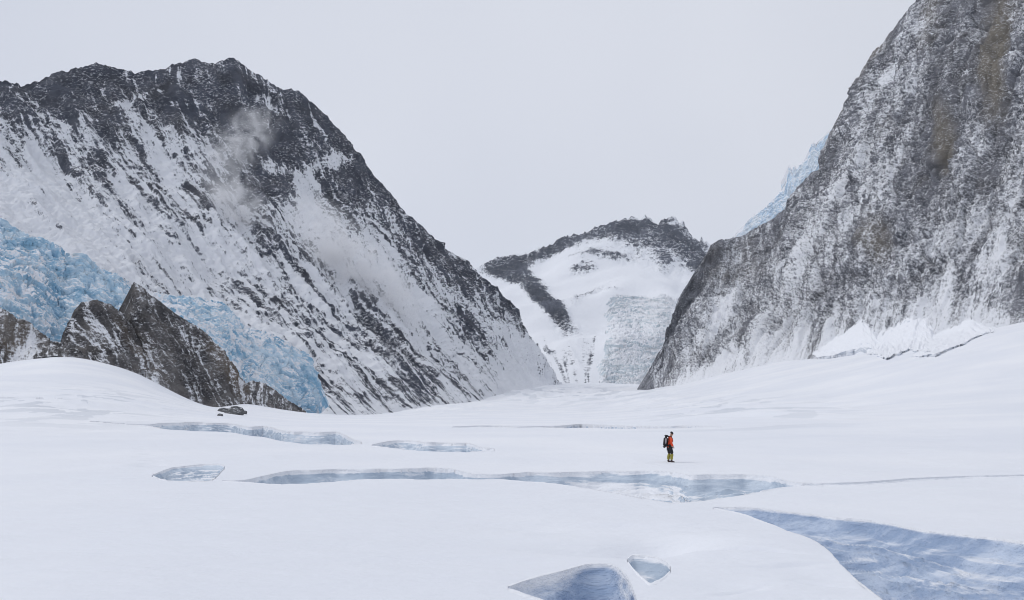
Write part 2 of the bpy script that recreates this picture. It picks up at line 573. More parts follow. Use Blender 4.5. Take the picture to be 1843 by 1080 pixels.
GZ = GZ + dent(1100, 985, 1.7, 0.8, -10, -0.34) + dent(1180, 980, 0.9, 1.0, 0, -0.40) + dent(960, 950, 1.6, 0.5, -20, -0.10)
GZ = GZ + dent(1380, 985, 2.2, 2.0, 0, 0.20) + dent(1300, 1050, 0.7, 0.5, 20, -0.10) + dent(1480, 1040, 0.5, 0.9, 20, -0.05)
for px, py in ((252, 806), (259, 812), (268, 817), (257, 822), (272, 828), (266, 834), (276, 838)):
    GZ = GZ + dent(px, py, 0.5, 0.5, 0, -0.22)
GZ = GZ + dent(232, 842, 2.2, 0.9, 0, 0.22) + dent(275, 842, 0.9, 0.5, 15, -0.25)
for px, py, rx, ry, ang, dp in ((1345, 997, 0.9, 0.10, -25, -0.10), (1290, 958, 1.2, 0.12, 20, -0.07), (1420, 1020, 0.8, 0.12, 10, -0.08), (1330, 1060, 0.6, 0.12, 35, -0.08), (1250, 1000, 0.5, 0.7, 0, 0.10),
                               (1490, 1050, 0.5, 0.10, -30, -0.07), (1100, 945, 2.4, 0.25, -8, -0.08), (1200, 955, 1.5, 0.2, -15, -0.08), (780, 905, 0.5, 0.06, 0, -0.04), (640, 980, 3.0, 0.5, 8, 0.05), (300, 930, 4.0, 0.7, -6, 0.06)):
    GZ = GZ + dent(px, py, rx, ry, ang, dp)
hz = sstep(120, 200, RR) * (1 - sstep(1200, 1800, RR))
rgt = np.exp(-((gpx - 1330) / 170) ** 2 - ((gpy - 745) / 28) ** 2) * front
lft = np.exp(-((gpx - 130) / 170) ** 2 - ((gpy - 735) / 30) ** 2) * front
mid = np.exp(-((gpx - 1010) / 190) ** 2 - ((gpy - 712) / 16) ** 2) * front
foot = np.exp(-((gpx - 780) / 110) ** 2 - ((gpy - 737) / 12) ** 2) * front
GZ = GZ + hz * (rgt * 3.6 * ridged(GX / 40 + GY / 55, GY / 90, 0, 3, 31) + lft * 2.8 * ridged(GX / 50, GY / 34, 0, 4, 33))
GZ = GZ + sstep(400, 800, RR) * (mid * 12 * np.maximum(ridged(GX / 90, GY / 240, 0, 4, 35), 0) + foot * 7 * np.maximum(ridged(GX / 50, GY / 90, 0, 4, 37), 0))
grey_streak = np.clip(0.5 * mid * (ridged(GX / 70, GY / 260, 0, 3, 41) > 0.66) + 0.55 * lft * (ridged(GX / 70 + fbm(GX / 30, GY / 60), GY / 34, 0, 3, 43) > 0.70)
               + 0.45 * rgt * (ridged(GX / 60 - GY / 90, GY / 60, 0, 3, 45) > 0.70), 0, 0.6)  # grey streaks coloured into the hummocky stretches of snow
gp = np.stack([GX, GY, GZ], -1)
g = grid_mesh('glacier', gp, M_SNOW, dict(grey_streak=grey_streak), flip=True)
tag(g, 'wide snow covered glacier filling the valley floor', 'glacier', kind='structure')

M_DEEP = ice_mat('crevasse_ice', (0.30, 0.39, 0.55), (0.54, 0.62, 0.75), fine=0.8, bumpd=0.30, strata=(0.35, 1.2, 2.2), k=0.5, lo=0.30, hi=0.90)
M_GREY = ice_mat('crevasse_firn', (0.42, 0.50, 0.60), (0.64, 0.71, 0.79), fine=1.0, bumpd=0.25, strata=(0.4, 1.0, 2.2), k=0.55)

for c in CREV:
    A, B = c['A'], c['B']
    nv = 110
    width = np.hypot(*(B - A)[:, :2].T)
    # metres from the far lip; dense near the far wall
    q = np.linspace(0, 1, nv) ** 1.6
    rim = 0.25
    T = q[:, None] * (width + 2 * rim)[None] - rim            # -rim .. width + rim
    dirn = (A - B)[:, :2] / np.maximum(width, 1e-3)[:, None]
    X = B[None, :, 0] + dirn[None, :, 0] * T
    Y = B[None, :, 1] + dirn[None, :, 1] * T
    Z0 = ground(X, Y)
    sd_ = c['seed']
    along = np.cumsum(np.r_[0, np.hypot(*np.diff(B[:, :2], axis=0).T)])[None] + 0 * T
    lumps = fbm(along / (3.0 + width.mean() * 0.15), T / 1.3, 0, 4, sd_ + 50) * c['amp']
    lumps = lumps - 0.6 * c['amp'] * ridged(along / 5.0 + T / 3.0, T / 0.55, 0, 3, sd_ + 55)
    # far wall: steep drop, then the inner slope
    tf = np.maximum(T, 0)
    wav = 1 + 0.30 * fbm(along / 9.0, 0.3, 0, 3, sd_ + 60)
    wa_ = np.minimum(c['wang'], 0.6 * width)[None] + 0 * T
    hw = c['wall'] * wav
    far = hw * np.minimum(tf / wa_, 1) ** 0.85 + c['slope'] * np.maximum(tf - wa_, 0)
    tn = np.maximum(width[None] - T, 0)
    nearp = tn * 2.2
    dep = np.minimum(np.minimum(far, nearp), c['floor'])
    dep = dep + lumps * sstep(0.3, 1.6, np.minimum(tf, tn)) + 0.25 * lumps * sstep(0.0, 0.5, np.minimum(tf, tn))
    dep = np.maximum(dep, 0.03 * sstep(0, 0.1, np.minimum(tf, tn)))
    out = (T < 0) | (T > width[None])
    lift = np.where(out, 0.018 * np.maximum(np.hypot(X, Y) / 20, 0.6), 0.0)
    edge = np.maximum(np.maximum(-T, T - width[None]), 0) / rim
    Z = Z0 - dep + lift * (1 - edge ** 2 * 1.6)
    P = np.stack([X, Y, Z], -1)
    N = normals(P)
    ppx, ppy = proj(P)
    wallm = 1 - sstep(0.5, 1.3, tf / wa_)
    rip = fbm(along / 5.0 + T / 3.0, T / 0.6 + dep / 0.3, 0, 4, sd_ + 70, 0.6)
    snow = 0.52 + c['snow'] + 1.5 * (np.abs(N[..., 2]) - 0.93) * (1 - wallm) + 0.42 * rip - 0.30 * wallm + 0.9 * np.exp(-tf / (0.10 * wa_ + 0.02)) + blobs(ppx, ppy, c.get('sb', []))  # besides real cover, ripple shading and a dark wall strip are painted in here
    snow = np.where(out, 1.6, snow)
    c['obj'] = tag(grid_mesh(c['name'], P, M_DEEP if c['mat'] == 'deep' else M_GREY, dict(snow=snow), flip=True),
                   c['label'], 'crevasse', kind='structure')


# ------------------------------------------------------------------ rock and ice faces
BIN = 4.0


def survey(grids):
    """distance of the nearest slope in each direction (so that ice and drifts can be laid on it)"""
    W_, H_ = int(2600 / BIN), int(1400 / BIN)
    D = np.full(W_ * H_, 1e9)
    for P in grids:
        P = P.reshape(-1, 3)
        P = P[P[:, 1] > 50]
        px, py = proj(P)
        i, j = np.floor((px + 300) / BIN).astype(int), np.floor((py + 150) / BIN).astype(int)
        ok = (i >= 0) & (i < W_) & (j >= 0) & (j < H_)
        np.minimum.at(D, j[ok] * W_ + i[ok], np.hypot(P[ok, 0], P[ok, 1]))
    D = D.reshape(H_, W_)
    for _ in range(3):
        m = np.stack([np.roll(np.roll(D, a_, 0), b_, 1) for a_ in (-1, 0, 1) for b_ in (-1, 0, 1)])
        ok = m < 1e8
        av = np.where(ok, m, 0).sum(0) / np.maximum(ok.sum(0), 1)
        D = np.where(ok.any(0), av, D)
    return D


def look(D, px, py):
    x = np.clip((px + 300) / BIN - 0.5, 0, D.shape[1] - 1.01)
    y = np.clip((py + 150) / BIN - 0.5, 0, D.shape[0] - 1.01)
    i, j = x.astype(int), y.astype(int)
    u, v = x - i, y - j
    return D[j, i] * (1 - u) * (1 - v) + D[j, i + 1] * u * (1 - v) + D[j + 1, i] * (1 - u) * v + D[j + 1, i + 1] * u * v


BUILT = {}
def loft(name, sil, dtop, bpx, bpy_, dbot, nu, nv, disp, mask, mat, key=0, nback=40, back=(1.0, -0.9), backlen=400,
         k=1.2, jag=3.0, jagw=20.0, under=0.07, seed=1, vpow=1.0, smooth=True, host=None, proud=None, teeth=None, cliff=None):
    """a mountain face hung between its crest (photo outline, own distances) and its foot; the far side falls away behind.
    sil: crest photo points; the tables map crest points (by photo x or by index) to distances and to the foot of the fall line"""
    sil = np.array(sil, float)
    seg = np.r_[0, np.cumsum(np.hypot(*np.diff(sil, axis=0).T))]
    s = np.linspace(0, seg[-1], nu)
    tx, ty = np.interp(s, seg, sil[:, 0]), np.interp(s, seg, sil[:, 1])

    def tab(t):
        t = np.array(t, float)
        if key == 0:
            y = np.interp(tx, t[:, 0], t[:, 1])
        else:
            y = np.interp(s, np.interp(t[:, 0], np.arange(len(sil)), seg), t[:, 1])
        w_ = max(3, int(nu * 0.022))
        for _ in range(3):                  # no kinks between the surveyed points
            e = np.r_[2 * y[0] - y[w_:0:-1], y, 2 * y[-1] - y[-2:-w_ - 2:-1]]
            y = np.convolve(e, np.ones(2 * w_ + 1) / (2 * w_ + 1), 'valid')
        return y
    bump_ = 0 * ty
    if key == 0:                            # bumps of the crest stay at the crest
        w_ = int(nu * 0.03)
        ys = ty.copy()
        for _ in range(2):
            e = np.r_[2 * ys[0] - ys[w_:0:-1], ys, 2 * ys[-1] - ys[-2:-w_ - 2:-1]]
            ys = np.convolve(e, np.ones(2 * w_ + 1) / (2 * w_ + 1), 'valid')
        bump_ = (ys - ty) * tab(dtop) / F
        ty = ys
    top = at(tx, ty, tab(dtop))
    bot = at(tab(bpx), tab(bpy_), tab(dbot))
    v = np.linspace(0, 1 + under, nv) ** vpow
    vz = v[:, None]
    vh = np.sign(v)[:, None] * np.abs(v[:, None]) ** k
    P = np.empty((nv, nu, 3))
    P[..., :2] = top[None, :, :2] + (bot - top)[None, :, :2] * vh[..., None]
    P[..., 2] = top[None, :, 2] + (bot - top)[None, :, 2] * vz
    L = np.linalg.norm(bot - top, axis=1)
    Lm = np.median(L)
    if host is not None:                    # laid on the slopes behind it
        hx = tx[None] * (1 - vz) + tab(bpx)[None] * vz
        hy = ty[None] * (1 - vz) + tab(bpy_)[None] * vz
        dd = look(host, hx, hy) - proud(s[None] / seg[-1] + 0 * vz, np.minimum(vz, 1) + 0 * s[None])
        if cliff is not None:               # below its lip it drops straight down
            row = np.clip((cliff(s / seg[-1]) * (nv - 1)).astype(int), 0, nv - 1)
            lipd = dd[row, np.arange(nu)]
            dd = np.where(np.arange(nv)[:, None] > row[None], lipd[None] - 1.5 * (vz - row[None] / (nv - 1)), dd)
        P = at(hx, hy, dd)
        L = np.linalg.norm(P[-1] - P[0], axis=1)
        Lm = np.median(L)
        top, bot = P[0], P[-1]
    mid_ = (top + bot) / 2
    a = np.r_[0, np.cumsum(np.linalg.norm(np.diff(mid_, axis=0), axis=1))][None] + 0 * vz
    b = vz * (0.5 * L + 0.5 * Lm)[None]
    N = normals(P)
    flipn = np.sign((N * -P).sum(-1).mean())
    N = N * flipn
    px, py = proj(P)
    d, extra = disp(a, b, P, px, py, vz)
    jg = jag * fbm(s / seg[-1] * a.max() / jagw, seed * 1.7, 0, 5, seed, 0.78)[None] * np.exp(-vz * 12)
    jg = jg + bump_[None] * np.exp(-vz * 9)
    if teeth is not None:                   # small pinnacles of the crest: (spacing and height in photo pixels, first and last photo x)
        tstep, tamp, tx0, tx1 = teeth
        rng = np.random.RandomState(seed)
        kn = np.arange(0, seg[-1] + tstep, tstep)
        tv = np.interp(s, kn, (rng.rand(len(kn)) - 0.35) * (0.3 + 0.7 * rng.rand(len(kn))))
        tv = tv * sstep(tx0 - 20, tx0 + 20, tx) * (1 - sstep(tx1 - 20, tx1 + 20, tx)) * tamp * np.linalg.norm(top, axis=1) / F
        jg = jg + tv[None] * np.exp(-vz * L[None] / (2.5 * tamp * np.linalg.norm(top, axis=1)[None] / F))
    Q = P + N * d[..., None]
    Q[..., 2] += jg
    Nn = normals(Q) * flipn
    attrs = mask(a, b, Q, Nn, px, py, vz, d, extra)
    attrs['flow'] = np.stack([a, b, 0 * a], -1)
    BUILT[name + str(seed)] = Q
    # far side
    bd = (top - bot)[:, :2]
    bd /= np.maximum(np.linalg.norm(bd, axis=1, keepdims=True), 1e-6)
    tt = (np.linspace(1, 0, nback, endpoint=False) ** 1.5) * backlen
    Bk = np.empty((nback, nu, 3))
    ln_ = np.clip(L / (0.6 * Lm), 0.02, 1)                    # the far side is short where the face is short
    Bk[..., :2] = Q[0][None, :, :2] + bd[None] * (tt[:, None] * ln_[None] * back[0])[..., None]
    Bk[..., 2] = Q[0][None, :, 2] + tt[:, None] * ln_[None] * back[1]
    for kk in attrs:
        e = np.repeat(attrs[kk][:1], nback, 0)
        attrs[kk] = np.concatenate([e, attrs[kk]], 0)
    Q = np.concatenate([Bk, Q], 0)
    return grid_mesh(name, Q, mat, attrs, flip=(flipn < 0), smooth=smooth)


# ---- left mountain
M_LEFT = rock_snow_mat('left_mountain_rock', (0.022, 0.027, 0.043), (0.080, 0.089, 0.118), (0.13, 0.115, 0.10), fine=7.0, k1=1.1, k2=1.15, lo=0.30, hi=0.68, dust=8.0, dk=0.55,
                       bumpd=4.0, flow=(1 / 9, 1 / 170, 1))
SIL_L = [(-700, 260), (-400, 200), (-200, 165), (-60, 150), (0, 143), (14, 148), (30, 154), (45, 158), (60, 151), (85, 141), (110, 130), (140, 126), (165, 119), (182, 117), (215, 123), (245, 131), (275, 130), (295, 126),
         (312, 116), (345, 107), (368, 113), (385, 114), (400, 111), (415, 108), (430, 115), (445, 126), (480, 148), (500, 158), (515, 160), (540, 165), (560, 185), (585, 211), (600, 225), (620, 246), (650, 290), (675, 322), (700, 348), (730, 385),
         (760, 412), (800, 446), (820, 460), (840, 470), (850, 480), (870, 503), (900, 530), (920, 548), (940, 585), (960, 630), (975, 664), (1010, 716)]
LEFT_BIAS = [  # + more snow, - more rock (photo x, y, half-length, half-width, angle, weight)
    (150, 160, 210, 62, 0, -0.66), (430, 190, 150, 75, 10, -0.50), (500, 260, 130, 40, 25, -0.45), (470, 340, 75, 50, 45, -0.45),
    (610, 250, 130, 26, 53, -0.66), (760, 430, 200, 24, 50, -0.55), (900, 545, 90, 22, 50, -0.35), (620, 370, 60, 70, 0, -0.25),
    (600, 297, 48, 15, -8, 0.85), (485, 193, 46, 9, 30, 0.8), (490, 308, 40, 12, 5, 0.55), (545, 350, 16, 50, -12, 0.75), (500, 275, 60, 18, 20, -0.3), (505, 340, 26, 30, 20, -0.5), (240, 190, 70, 7, -30, 0.6), (350, 190, 50, 8, 0, 0.5), (470, 150, 40, 20, 30, 0.35),
    (80, 290, 30, 60, -20, 0.40), (200, 300, 90, 22, 55, 0.35), (270, 270, 80, 20, 60, 0.40), (330, 290, 40, 50, 0, 0.35), (100, 400, 180, 70, 38, 0.95), (300, 470, 120, 50, 35, 0.30), (60, 300, 60, 30, 30, .2),
    (400, 440, 130, 26, 48, 0.28), (640, 470, 170, 42, 45, 0.42), (560, 400, 70, 26, 45, 0.38), (770, 580, 150, 20, 42, 0.45), (910, 620, 110, 26, 52, 0.42), (560, 560, 150, 22, 42, 0.22),
    (680, 590, 70, 32, 45, -0.30), (830, 600, 70, 22, 42, -0.42), (780, 680, 110, 34, 25, -0.34), (960, 640, 70, 36, 52, 0.40), (880, 640, 60, 12, 46, -0.2), (700, 720, 60, 20, 10, -0.3), (360, 360, 60, 30, 55, -0.22), (480, 470, 90, 16, 48, -0.18), (600, 640, 100, 18, 42, -0.14), (180, 250, 40, 40, 0, -0.2),
    (470, 610, 60, 14, 35, 0.4), (660, 720, 40, 20, 0, -0.1)]


def disp_l(a, b, P, px, py, v):
    wa = a + 26 * fbm(a / 180, b / 260, 0, 3, 61)
    ribs = ridged(wa / 95, b / 620, 0, 3, 62)
    r2 = ridged(wa / 34, b / 240, 0.5, 3, 63)
    rk = fbm(P[..., 0] / 22, P[..., 1] / 30, P[..., 2] / 16, 5, 64, 0.6)
    big = fbm(a / 300, b / 300, 0, 3, 65)
    rf = fbm(P[..., 0] / 9, P[..., 1] / 12, P[..., 2] / 7, 3, 66, 0.7)
    d = 34 * (ribs - 0.3) + 16 * (r2 - 0.3) + 8 * rk + 3.2 * rf + 22 * big
    fade = sstep(0, 0.06, v) * 0.8 + 0.2
    fade = fade * (1 - 0.6 * sstep(0.85, 1.0, v))
    return d * fade, (ribs, r2, rk)


def mask_l(a, b, Q, N, px, py, v, d, ex):
    ribs, r2, rk = ex
    st = fbm(a / 22 + 0.7 * fbm(a / 60, b / 60, 0, 2, 72), b / 190, 0, 3, 71)
    led = fbm(Q[..., 0] / 60, Q[..., 1] / 60, Q[..., 2] / 9, 3, 73)
    s2 = fbm(a / 9 + 0.8 * fbm(a / 40, b / 60, 0, 2, 76), b / 260, 0, 3, 75)
    s = 0.66 + 0.82 * blobs(px, py, LEFT_BIAS) + 0.08 * sstep(330, 520, py) - 0.24 * (ribs - 0.25) - 0.22 * (r2 - 0.25) + 0.56 * st + 0.60 * s2 + 0.22 * led - 0.20 * rk + 0.45 * (N[..., 2] - 0.50)
    s = s + 0.7 * sstep(0.80, 1.02, v + 0.14 * fbm(a / 40, 0.7, 0, 4, 77)) * sstep(830, 920, px)
    return dict(snow=s, warm=np.clip(0.25 + 0.5 * fbm(Q[..., 0] / 90, Q[..., 1] / 90, Q[..., 2] / 60, 2, 74), 0, 0.6) * 0.35)


o = loft('mountain', SIL_L,
         [(-700, 2300), (0, 2200), (345, 2150), (560, 2250), (700, 2400), (850, 2680), (920, 2700), (1010, 2560)],
         [(-700, -60), (-300, 300), (0, 560), (180, 700), (345, 805), (445, 862), (560, 915), (650, 945), (760, 968), (850, 982), (920, 991), (975, 1000), (1010, 1012)],
         [(-700, 745), (-300, 757), (0, 762), (180, 753), (345, 742), (445, 731), (560, 717), (650, 709), (760, 704), (850, 701), (920, 699), (975, 701), (1010, 718)],
         [(-700, 1080), (0, 1160), (180, 1240), (345, 1370), (445, 1470), (560, 1780), (650, 2040), (760, 2280), (850, 2400), (920, 2460), (975, 2510), (1010, 2550)],
         900, 620, disp_l, mask_l, M_LEFT, jag=11, jagw=60, teeth=(4.5, 5.0, -400, 960), seed=3, k=1.38)
tag(o, 'big dark rocky mountain at left streaked with snow gullies', 'mountain', kind='structure')

# ---- right mountain
M_RIGHT = rock_snow_mat('right_mountain_rock', (0.066, 0.070, 0.084), (0.20, 0.205, 0.23), (0.21, 0.185, 0.145), fine=2.9, k1=1.45, k2=0.75, dust=3.0, dk=0.5, lo=0.20, hi=0.86,
                        bumpd=2.2, flow=(1 / 4.5, 1 / 70, 1))
SIL_R = [(1184, 709), (1174, 690), (1168, 668), (1180, 645), (1192, 627), (1206, 585), (1219, 544), (1232, 518), (1246, 498), (1262, 470), (1279, 443), (1293, 433), (1339, 424), (1371, 405), (1395, 390),
         (1413, 377), (1425, 355), (1436, 336), (1459, 315), (1478, 303), (1483, 268), (1496, 236), (1506, 218), (1521, 194), (1546, 142), (1571, 97), (1592, 73), (1610, 50), (1648, 0),
         (1750, -150), (1900, -340), (2200, -480), (2700, -560)]
RIGHT_BIAS = [
    (1310, 560, 70, 16, -58, 0.50), (1440, 480, 110, 13, -55, 0.34), (1540, 380, 130, 9, -58, 0.34), (1600, 330, 130, 10, -60, 0.26), (1505, 350, 24, 22, 0, 0.45), (1600, 140, 55, 9, -55, 0.45), (1640, 60, 40, 12, -50, 0.3),
    (1700, 430, 120, 45, -20, 0.16), (1810, 300, 35, 80, 0, 0.12), (1330, 640, 60, 16, -30, 0.40), (1290, 655, 50, 14, -25, 0.35), (1370, 605, 28, 20, -60, 0.30), (1420, 590, 60, 20, -40, 0.15), (1815, 460, 14, 60, 10, 0.12), (1560, 545, 140, 32, 0, 0.14),
    (1250, 520, 120, 15, -62, -0.45), (1385, 480, 40, 90, 20, -0.12), (1350, 620, 18, 50, 10, -0.45), (1480, 310, 60, 22, -60, -0.30), (1560, 130, 120, 14, -58, -0.25), (1715, 150, 30, 200, 8, -0.34), (1792, 110, 30, 130, 0, -0.5),
    (1570, 420, 35, 50, 25, -0.28), (1690, 280, 45, 80, 0, -0.28), (1500, 520, 80, 25, -50, -0.10), (1830, 540, 60, 40, 0, -0.40), (1780, 545, 30, 30, 0, -0.2), (1200, 660, 50, 22, -60, -0.1)]
WARM_R = [(1795, 110, 22, 110, 4, 0.75), (1706, 260, 20, 70, 0, 0.65), (1580, 430, 30, 40, 0, 0.45), (1680, 40, 24, 70, 0, 0.4), (1800, 20, 40, 40, 0, 0.3), (1560, 120, 80, 14, -58, 0.35), (1320, 470, 60, 50, 0, 0.25), (1500, 230, 40, 20, -60, 0.25)]


def disp_r(a, b, P, px, py, v):
    wa = a + 14 * fbm(a / 90, b / 130, 0, 3, 81)
    ribs = ridged(wa / 70, b / 420, 0, 3, 82)
    r2 = ridged(wa / 20, b / 130, 0.5, 3, 83)
    rk = fbm(P[..., 0] / 12, P[..., 1] / 16, P[..., 2] / 12, 5, 84, 0.62)
    big = fbm(a / 220, b / 260, 0, 3, 85)
    rf = fbm(P[..., 0] / 5, P[..., 1] / 7, P[..., 2] / 4, 3, 86, 0.7)
    d = 15 * (ribs - 0.3) + 7 * (r2 - 0.3) + 5.0 * rk + 2.2 * rf + 18 * big
    _, e1, q1 = cells(wa / 58, b / 150, 87)
    _, e2, q2 = cells(wa / 22 + 0.3 * q1, b / 62, 88)
    d = d + 9 * (q1 - 0.5) - 5 * np.exp(-(e1 / 0.06) ** 2) + 4.5 * (q2 - 0.5) - 3 * np.exp(-(e2 / 0.08) ** 2)
    tip = sstep(10.0, 130.0, np.hypot(px - 1165, py - 706))
    fade = (sstep(0, 0.08, v) * 0.85 + 0.15) * (1 - 0.7 * sstep(0.85, 1.0, v)) * (0.03 + 0.97 * tip)
    return d * fade, (ribs, r2, rk, q1, q2)


def mask_r(a, b, Q, N, px, py, v, d, ex):
    ribs, r2, rk, q1, q2 = ex
    st = fbm(a / 10 + 0.7 * fbm(a / 40, b / 60, 0, 2, 92), b / 170, 0, 4, 91, 0.65)
    sp = fbm(Q[..., 0] / 7, Q[..., 1] / 9, Q[..., 2] / 5, 4, 93, 0.75)
    s = 0.50 + 0.95 * blobs(px, py, RIGHT_BIAS) - 0.10 * (ribs - 0.25) - 0.12 * (r2 - 0.25) + 0.34 * st + 0.22 * sp - 0.10 * rk + 0.35 * (N[..., 2] - 0.45) + 0.22 * (q1 - 0.5) + 0.16 * (q2 - 0.5)
    s = s + 0.45 * sstep(0.91, 1.0, v + 0.10 * fbm(a / 34, 0.7, 0, 4, 95)) * sstep(1180, 1260, px)
    wm = np.clip(1.1 * blobs(px, py, WARM_R) + 0.02 + 0.18 * fbm(Q[..., 0] / 50, Q[..., 1] / 50, Q[..., 2] / 90, 3, 94), 0, 0.85)
    return dict(snow=s, warm=wm)


KR = list(range(len(SIL_R)))
o = loft('mountain', SIL_R,
         [(0, 1500), (2, 1530), (8, 1700), (11, 1800), (13, 1780), (19, 1650), (24, 1500), (28, 1400), (30, 1300), (32, 1200)],
         [(0, 1184), (2, 1187), (4, 1192), (8, 1212), (11, 1250), (13, 1285), (19, 1350), (24, 1420), (28, 1510), (29, 1600), (30, 1700), (31, 1930), (32, 2500)],
         [(0, 708), (2, 709), (4, 707), (8, 697), (11, 687), (13, 678), (19, 662), (24, 649), (28, 642), (29, 632), (30, 608), (31, 572), (32, 530)],
         [(0, 1498), (2, 1490), (4, 1480), (8, 1400), (11, 1320), (13, 1260), (19, 1150), (24, 1060), (28, 960), (29, 890), (30, 830), (31, 720), (32, 620)],
         860, 620, disp_r, mask_r, M_RIGHT, key=1, jag=5, jagw=26, teeth=(4.0, 4.0, 1180, 2700), seed=5, k=1.25, backlen=500, back=(1.0, -0.5))
tag(o, 'steep grey rock wall at right dusted with snow and stained brown', 'mountain', kind='structure')

# ---- central mountain at the head of the valley
M_MID = rock_snow_mat('far_mountain_rock', (0.026, 0.033, 0.052), (0.09, 0.102, 0.135), (0.15, 0.13, 0.11), fine=24.0, k1=1.1, k2=0.3, dust=22.0, dk=0.6, dlo=0.52, dhi=0.60, bumpd=6.0, flow=(1 / 26, 1 / 260, 1))
SIL_C = [(560, 560), (700, 520), (800, 500), (840, 488), (870, 476), (897, 463), (925, 459), (954, 455), (975, 447), (992, 442), (1008, 433), (1022, 428), (1034, 423), (1042, 428), (1053, 424), (1062, 428), (1075, 422), (1087, 415), (1105, 405), (1129, 394), (1150, 393), (1166, 390),
         (1185, 401), (1195, 396), (1204, 392), (1218, 395), (1231, 404), (1242, 422), (1260, 432), (1280, 438), (1330, 446), (1420, 455), (1600, 470)]
MID_BIAS = [
    (960, 463, 90, 10, -14, -0.75), (1050, 440, 70, 18, -8, -0.85), (1170, 425, 95, 38, 5, -0.85), (1255, 462, 46, 28, 30, -0.70), (1085, 467, 60, 6, -5, -0.60), (1195, 470, 16, 14, 0, -0.40),
    (905, 480, 40, 15, 10, -0.85), (962, 520, 84, 20, 50, -0.95), (1000, 562, 44, 14, 35, -0.7), (1050, 488, 26, 9, -14, -0.70), (1060, 530, 46, 5, -25, -0.45), (1100, 524, 20, 2, 0, -0.35), (1040, 545, 16, 6, -30, -0.3), (1265, 480, 40, 8, 0, -0.5), (1246, 504, 16, 3, 0, -0.5),
    (985, 632, 16, 5, 50, -0.32), (1062, 640, 12, 10, 0, -0.22), (1040, 655, 30, 6, 60, -0.2)]


def disp_c(a, b, P, px, py, v):
    rockish = np.clip(-blobs(px, py, MID_BIAS), 0, 1)
    ribs = ridged(a / 190 + fbm(a / 300, b / 400, 0, 2, 101), b / 1100, 0, 3, 102)
    rk = fbm(P[..., 0] / 60, P[..., 1] / 90, P[..., 2] / 45, 5, 104, 0.72)
    big = fbm(a / 700, b / 700, 0, 3, 105)
    d = 30 * (ribs - 0.3) * rockish + 28 * rk * (0.10 + rockish) + 90 * big + 12 * rockish
    return d * (sstep(0, 0.05, v) * 0.8 + 0.2) * (1 - 0.8 * sstep(0.8, 1.0, v)), (ribs, rk, rockish)


def mask_c(a, b, Q, N, px, py, v, d, ex):
    ribs, rk, rockish = ex
    low = sstep(560, 620, py) * (px < 1090)
    st = fbm(a / 60, b / 900, 0, 3, 111)
    led = fbm(Q[..., 0] / 200, Q[..., 1] / 200, Q[..., 2] / 24, 3, 113)
    s = 0.98 + 0.86 * blobs(px, py, MID_BIAS) - 0.30 * rk * (0.3 + rockish) + 0.16 * led + 0.3 * (N[..., 2] - 0.6) * rockish - low * 0.75 * np.clip(st + 0.10, 0, 1)
    return dict(snow=s, warm=0 * s + 0.08)


o = loft('mountain', SIL_C,
         [(560, 5000), (870, 5200), (1166, 5200), (1280, 5100), (1600, 4800)],
         [(560, 820), (700, 900), (870, 985), (1000, 1035), (1100, 1075), (1166, 1105), (1280, 1185), (1420, 1260), (1600, 1330)],
         [(560, 712), (870, 698), (1000, 695), (1166, 694), (1280, 698), (1600, 690)],
         [(560, 2900), (870, 3000), (1166, 3050), (1280, 2900), (1600, 2700)],
         760, 460, disp_c, mask_c, M_MID, jag=18, jagw=46, teeth=(4.4, 12.0, 940, 1290), seed=7, k=1.25, backlen=700)
tag(o, 'distant snowy headwall between the two rock faces with a jagged dark crest', 'mountain', kind='structure')

# ---- outcrops of dark rock at left
M_CROP = rock_snow_mat('outcrop_rock', (0.036, 0.035, 0.039), (0.175, 0.166, 0.162), (0.17, 0.135, 0.10), fine=3.0, k1=0.8, k2=0.8, lo=0.3, hi=0.75, dust=2.0, dk=0.3, bumpd=1.6, flow=(1 / 2.8, 1 / 26, 1))


def disp_o(seed, amp):
    def f(a, b, P, px, py, v):
        wa = a + 3 * fbm(a / 20, b / 30, 0, 3, seed)
        ribs = ridged(wa / 13, b / 90, 0, 3, seed + 1)
        rk = fbm(P[..., 0] / 5, P[..., 1] / 6, P[..., 2] / 5, 5, seed + 2, 0.62)
        d = amp * (4.2 * (ribs - 0.3) + 2.2 * rk + 3.5 * fbm(a / 40, b / 50, 0, 2, seed + 3))
        return d * (sstep(0, 0.12, v) * 0.75 + 0.25) * (1 - 0.6 * sstep(0.85, 1, v)), (ribs, rk)
    return f


def mask_o(seed, bias, warm):
    def f(a, b, Q, N, px, py, v, d, ex):
        ribs, rk = ex
        st = fbm(a / 7 + 0.5 * fbm(a / 20, b / 20, 0, 2, seed + 13), b / 70, 0, 4, seed + 11, 0.65)
        s = 0.29 + 1.5 * blobs(px, py, bias) - 0.14 * (ribs - 0.25) - 0.12 * rk + 0.75 * st + 0.45 * (N[..., 2] - 0.5) + 0.10 * np.exp(-v * 30)
        return dict(snow=s, warm=np.clip(0.8 * blobs(px, py, warm) + 0.02 + 0.2 * fbm(Q[..., 0] / 14, Q[..., 1] / 14, Q[..., 2] / 14, 3, seed + 12), 0, 0.8))
    return f


def crop(label, sil, bot, dt, db, nu, nv, seed, bias=(), warm=(), amp=1.0):
    n_ = len(sil)
    o = loft('rock_outcrop', sil, [(0, dt[0]), (n_ - 1, dt[1])], [(i, p[0]) for i, p in enumerate(bot)], [(i, p[1]) for i, p in enumerate(bot)],
             [(0, db[0]), (n_ - 1, db[1])], nu, nv, disp_o(seed, amp), mask_o(seed, bias, warm), M_CROP, key=1, jag=1.6, jagw=6, seed=seed, backlen=16, back=(1.0, -1.3), k=1.1, under=0.12)
    return tag(o, label, 'rock outcrop')


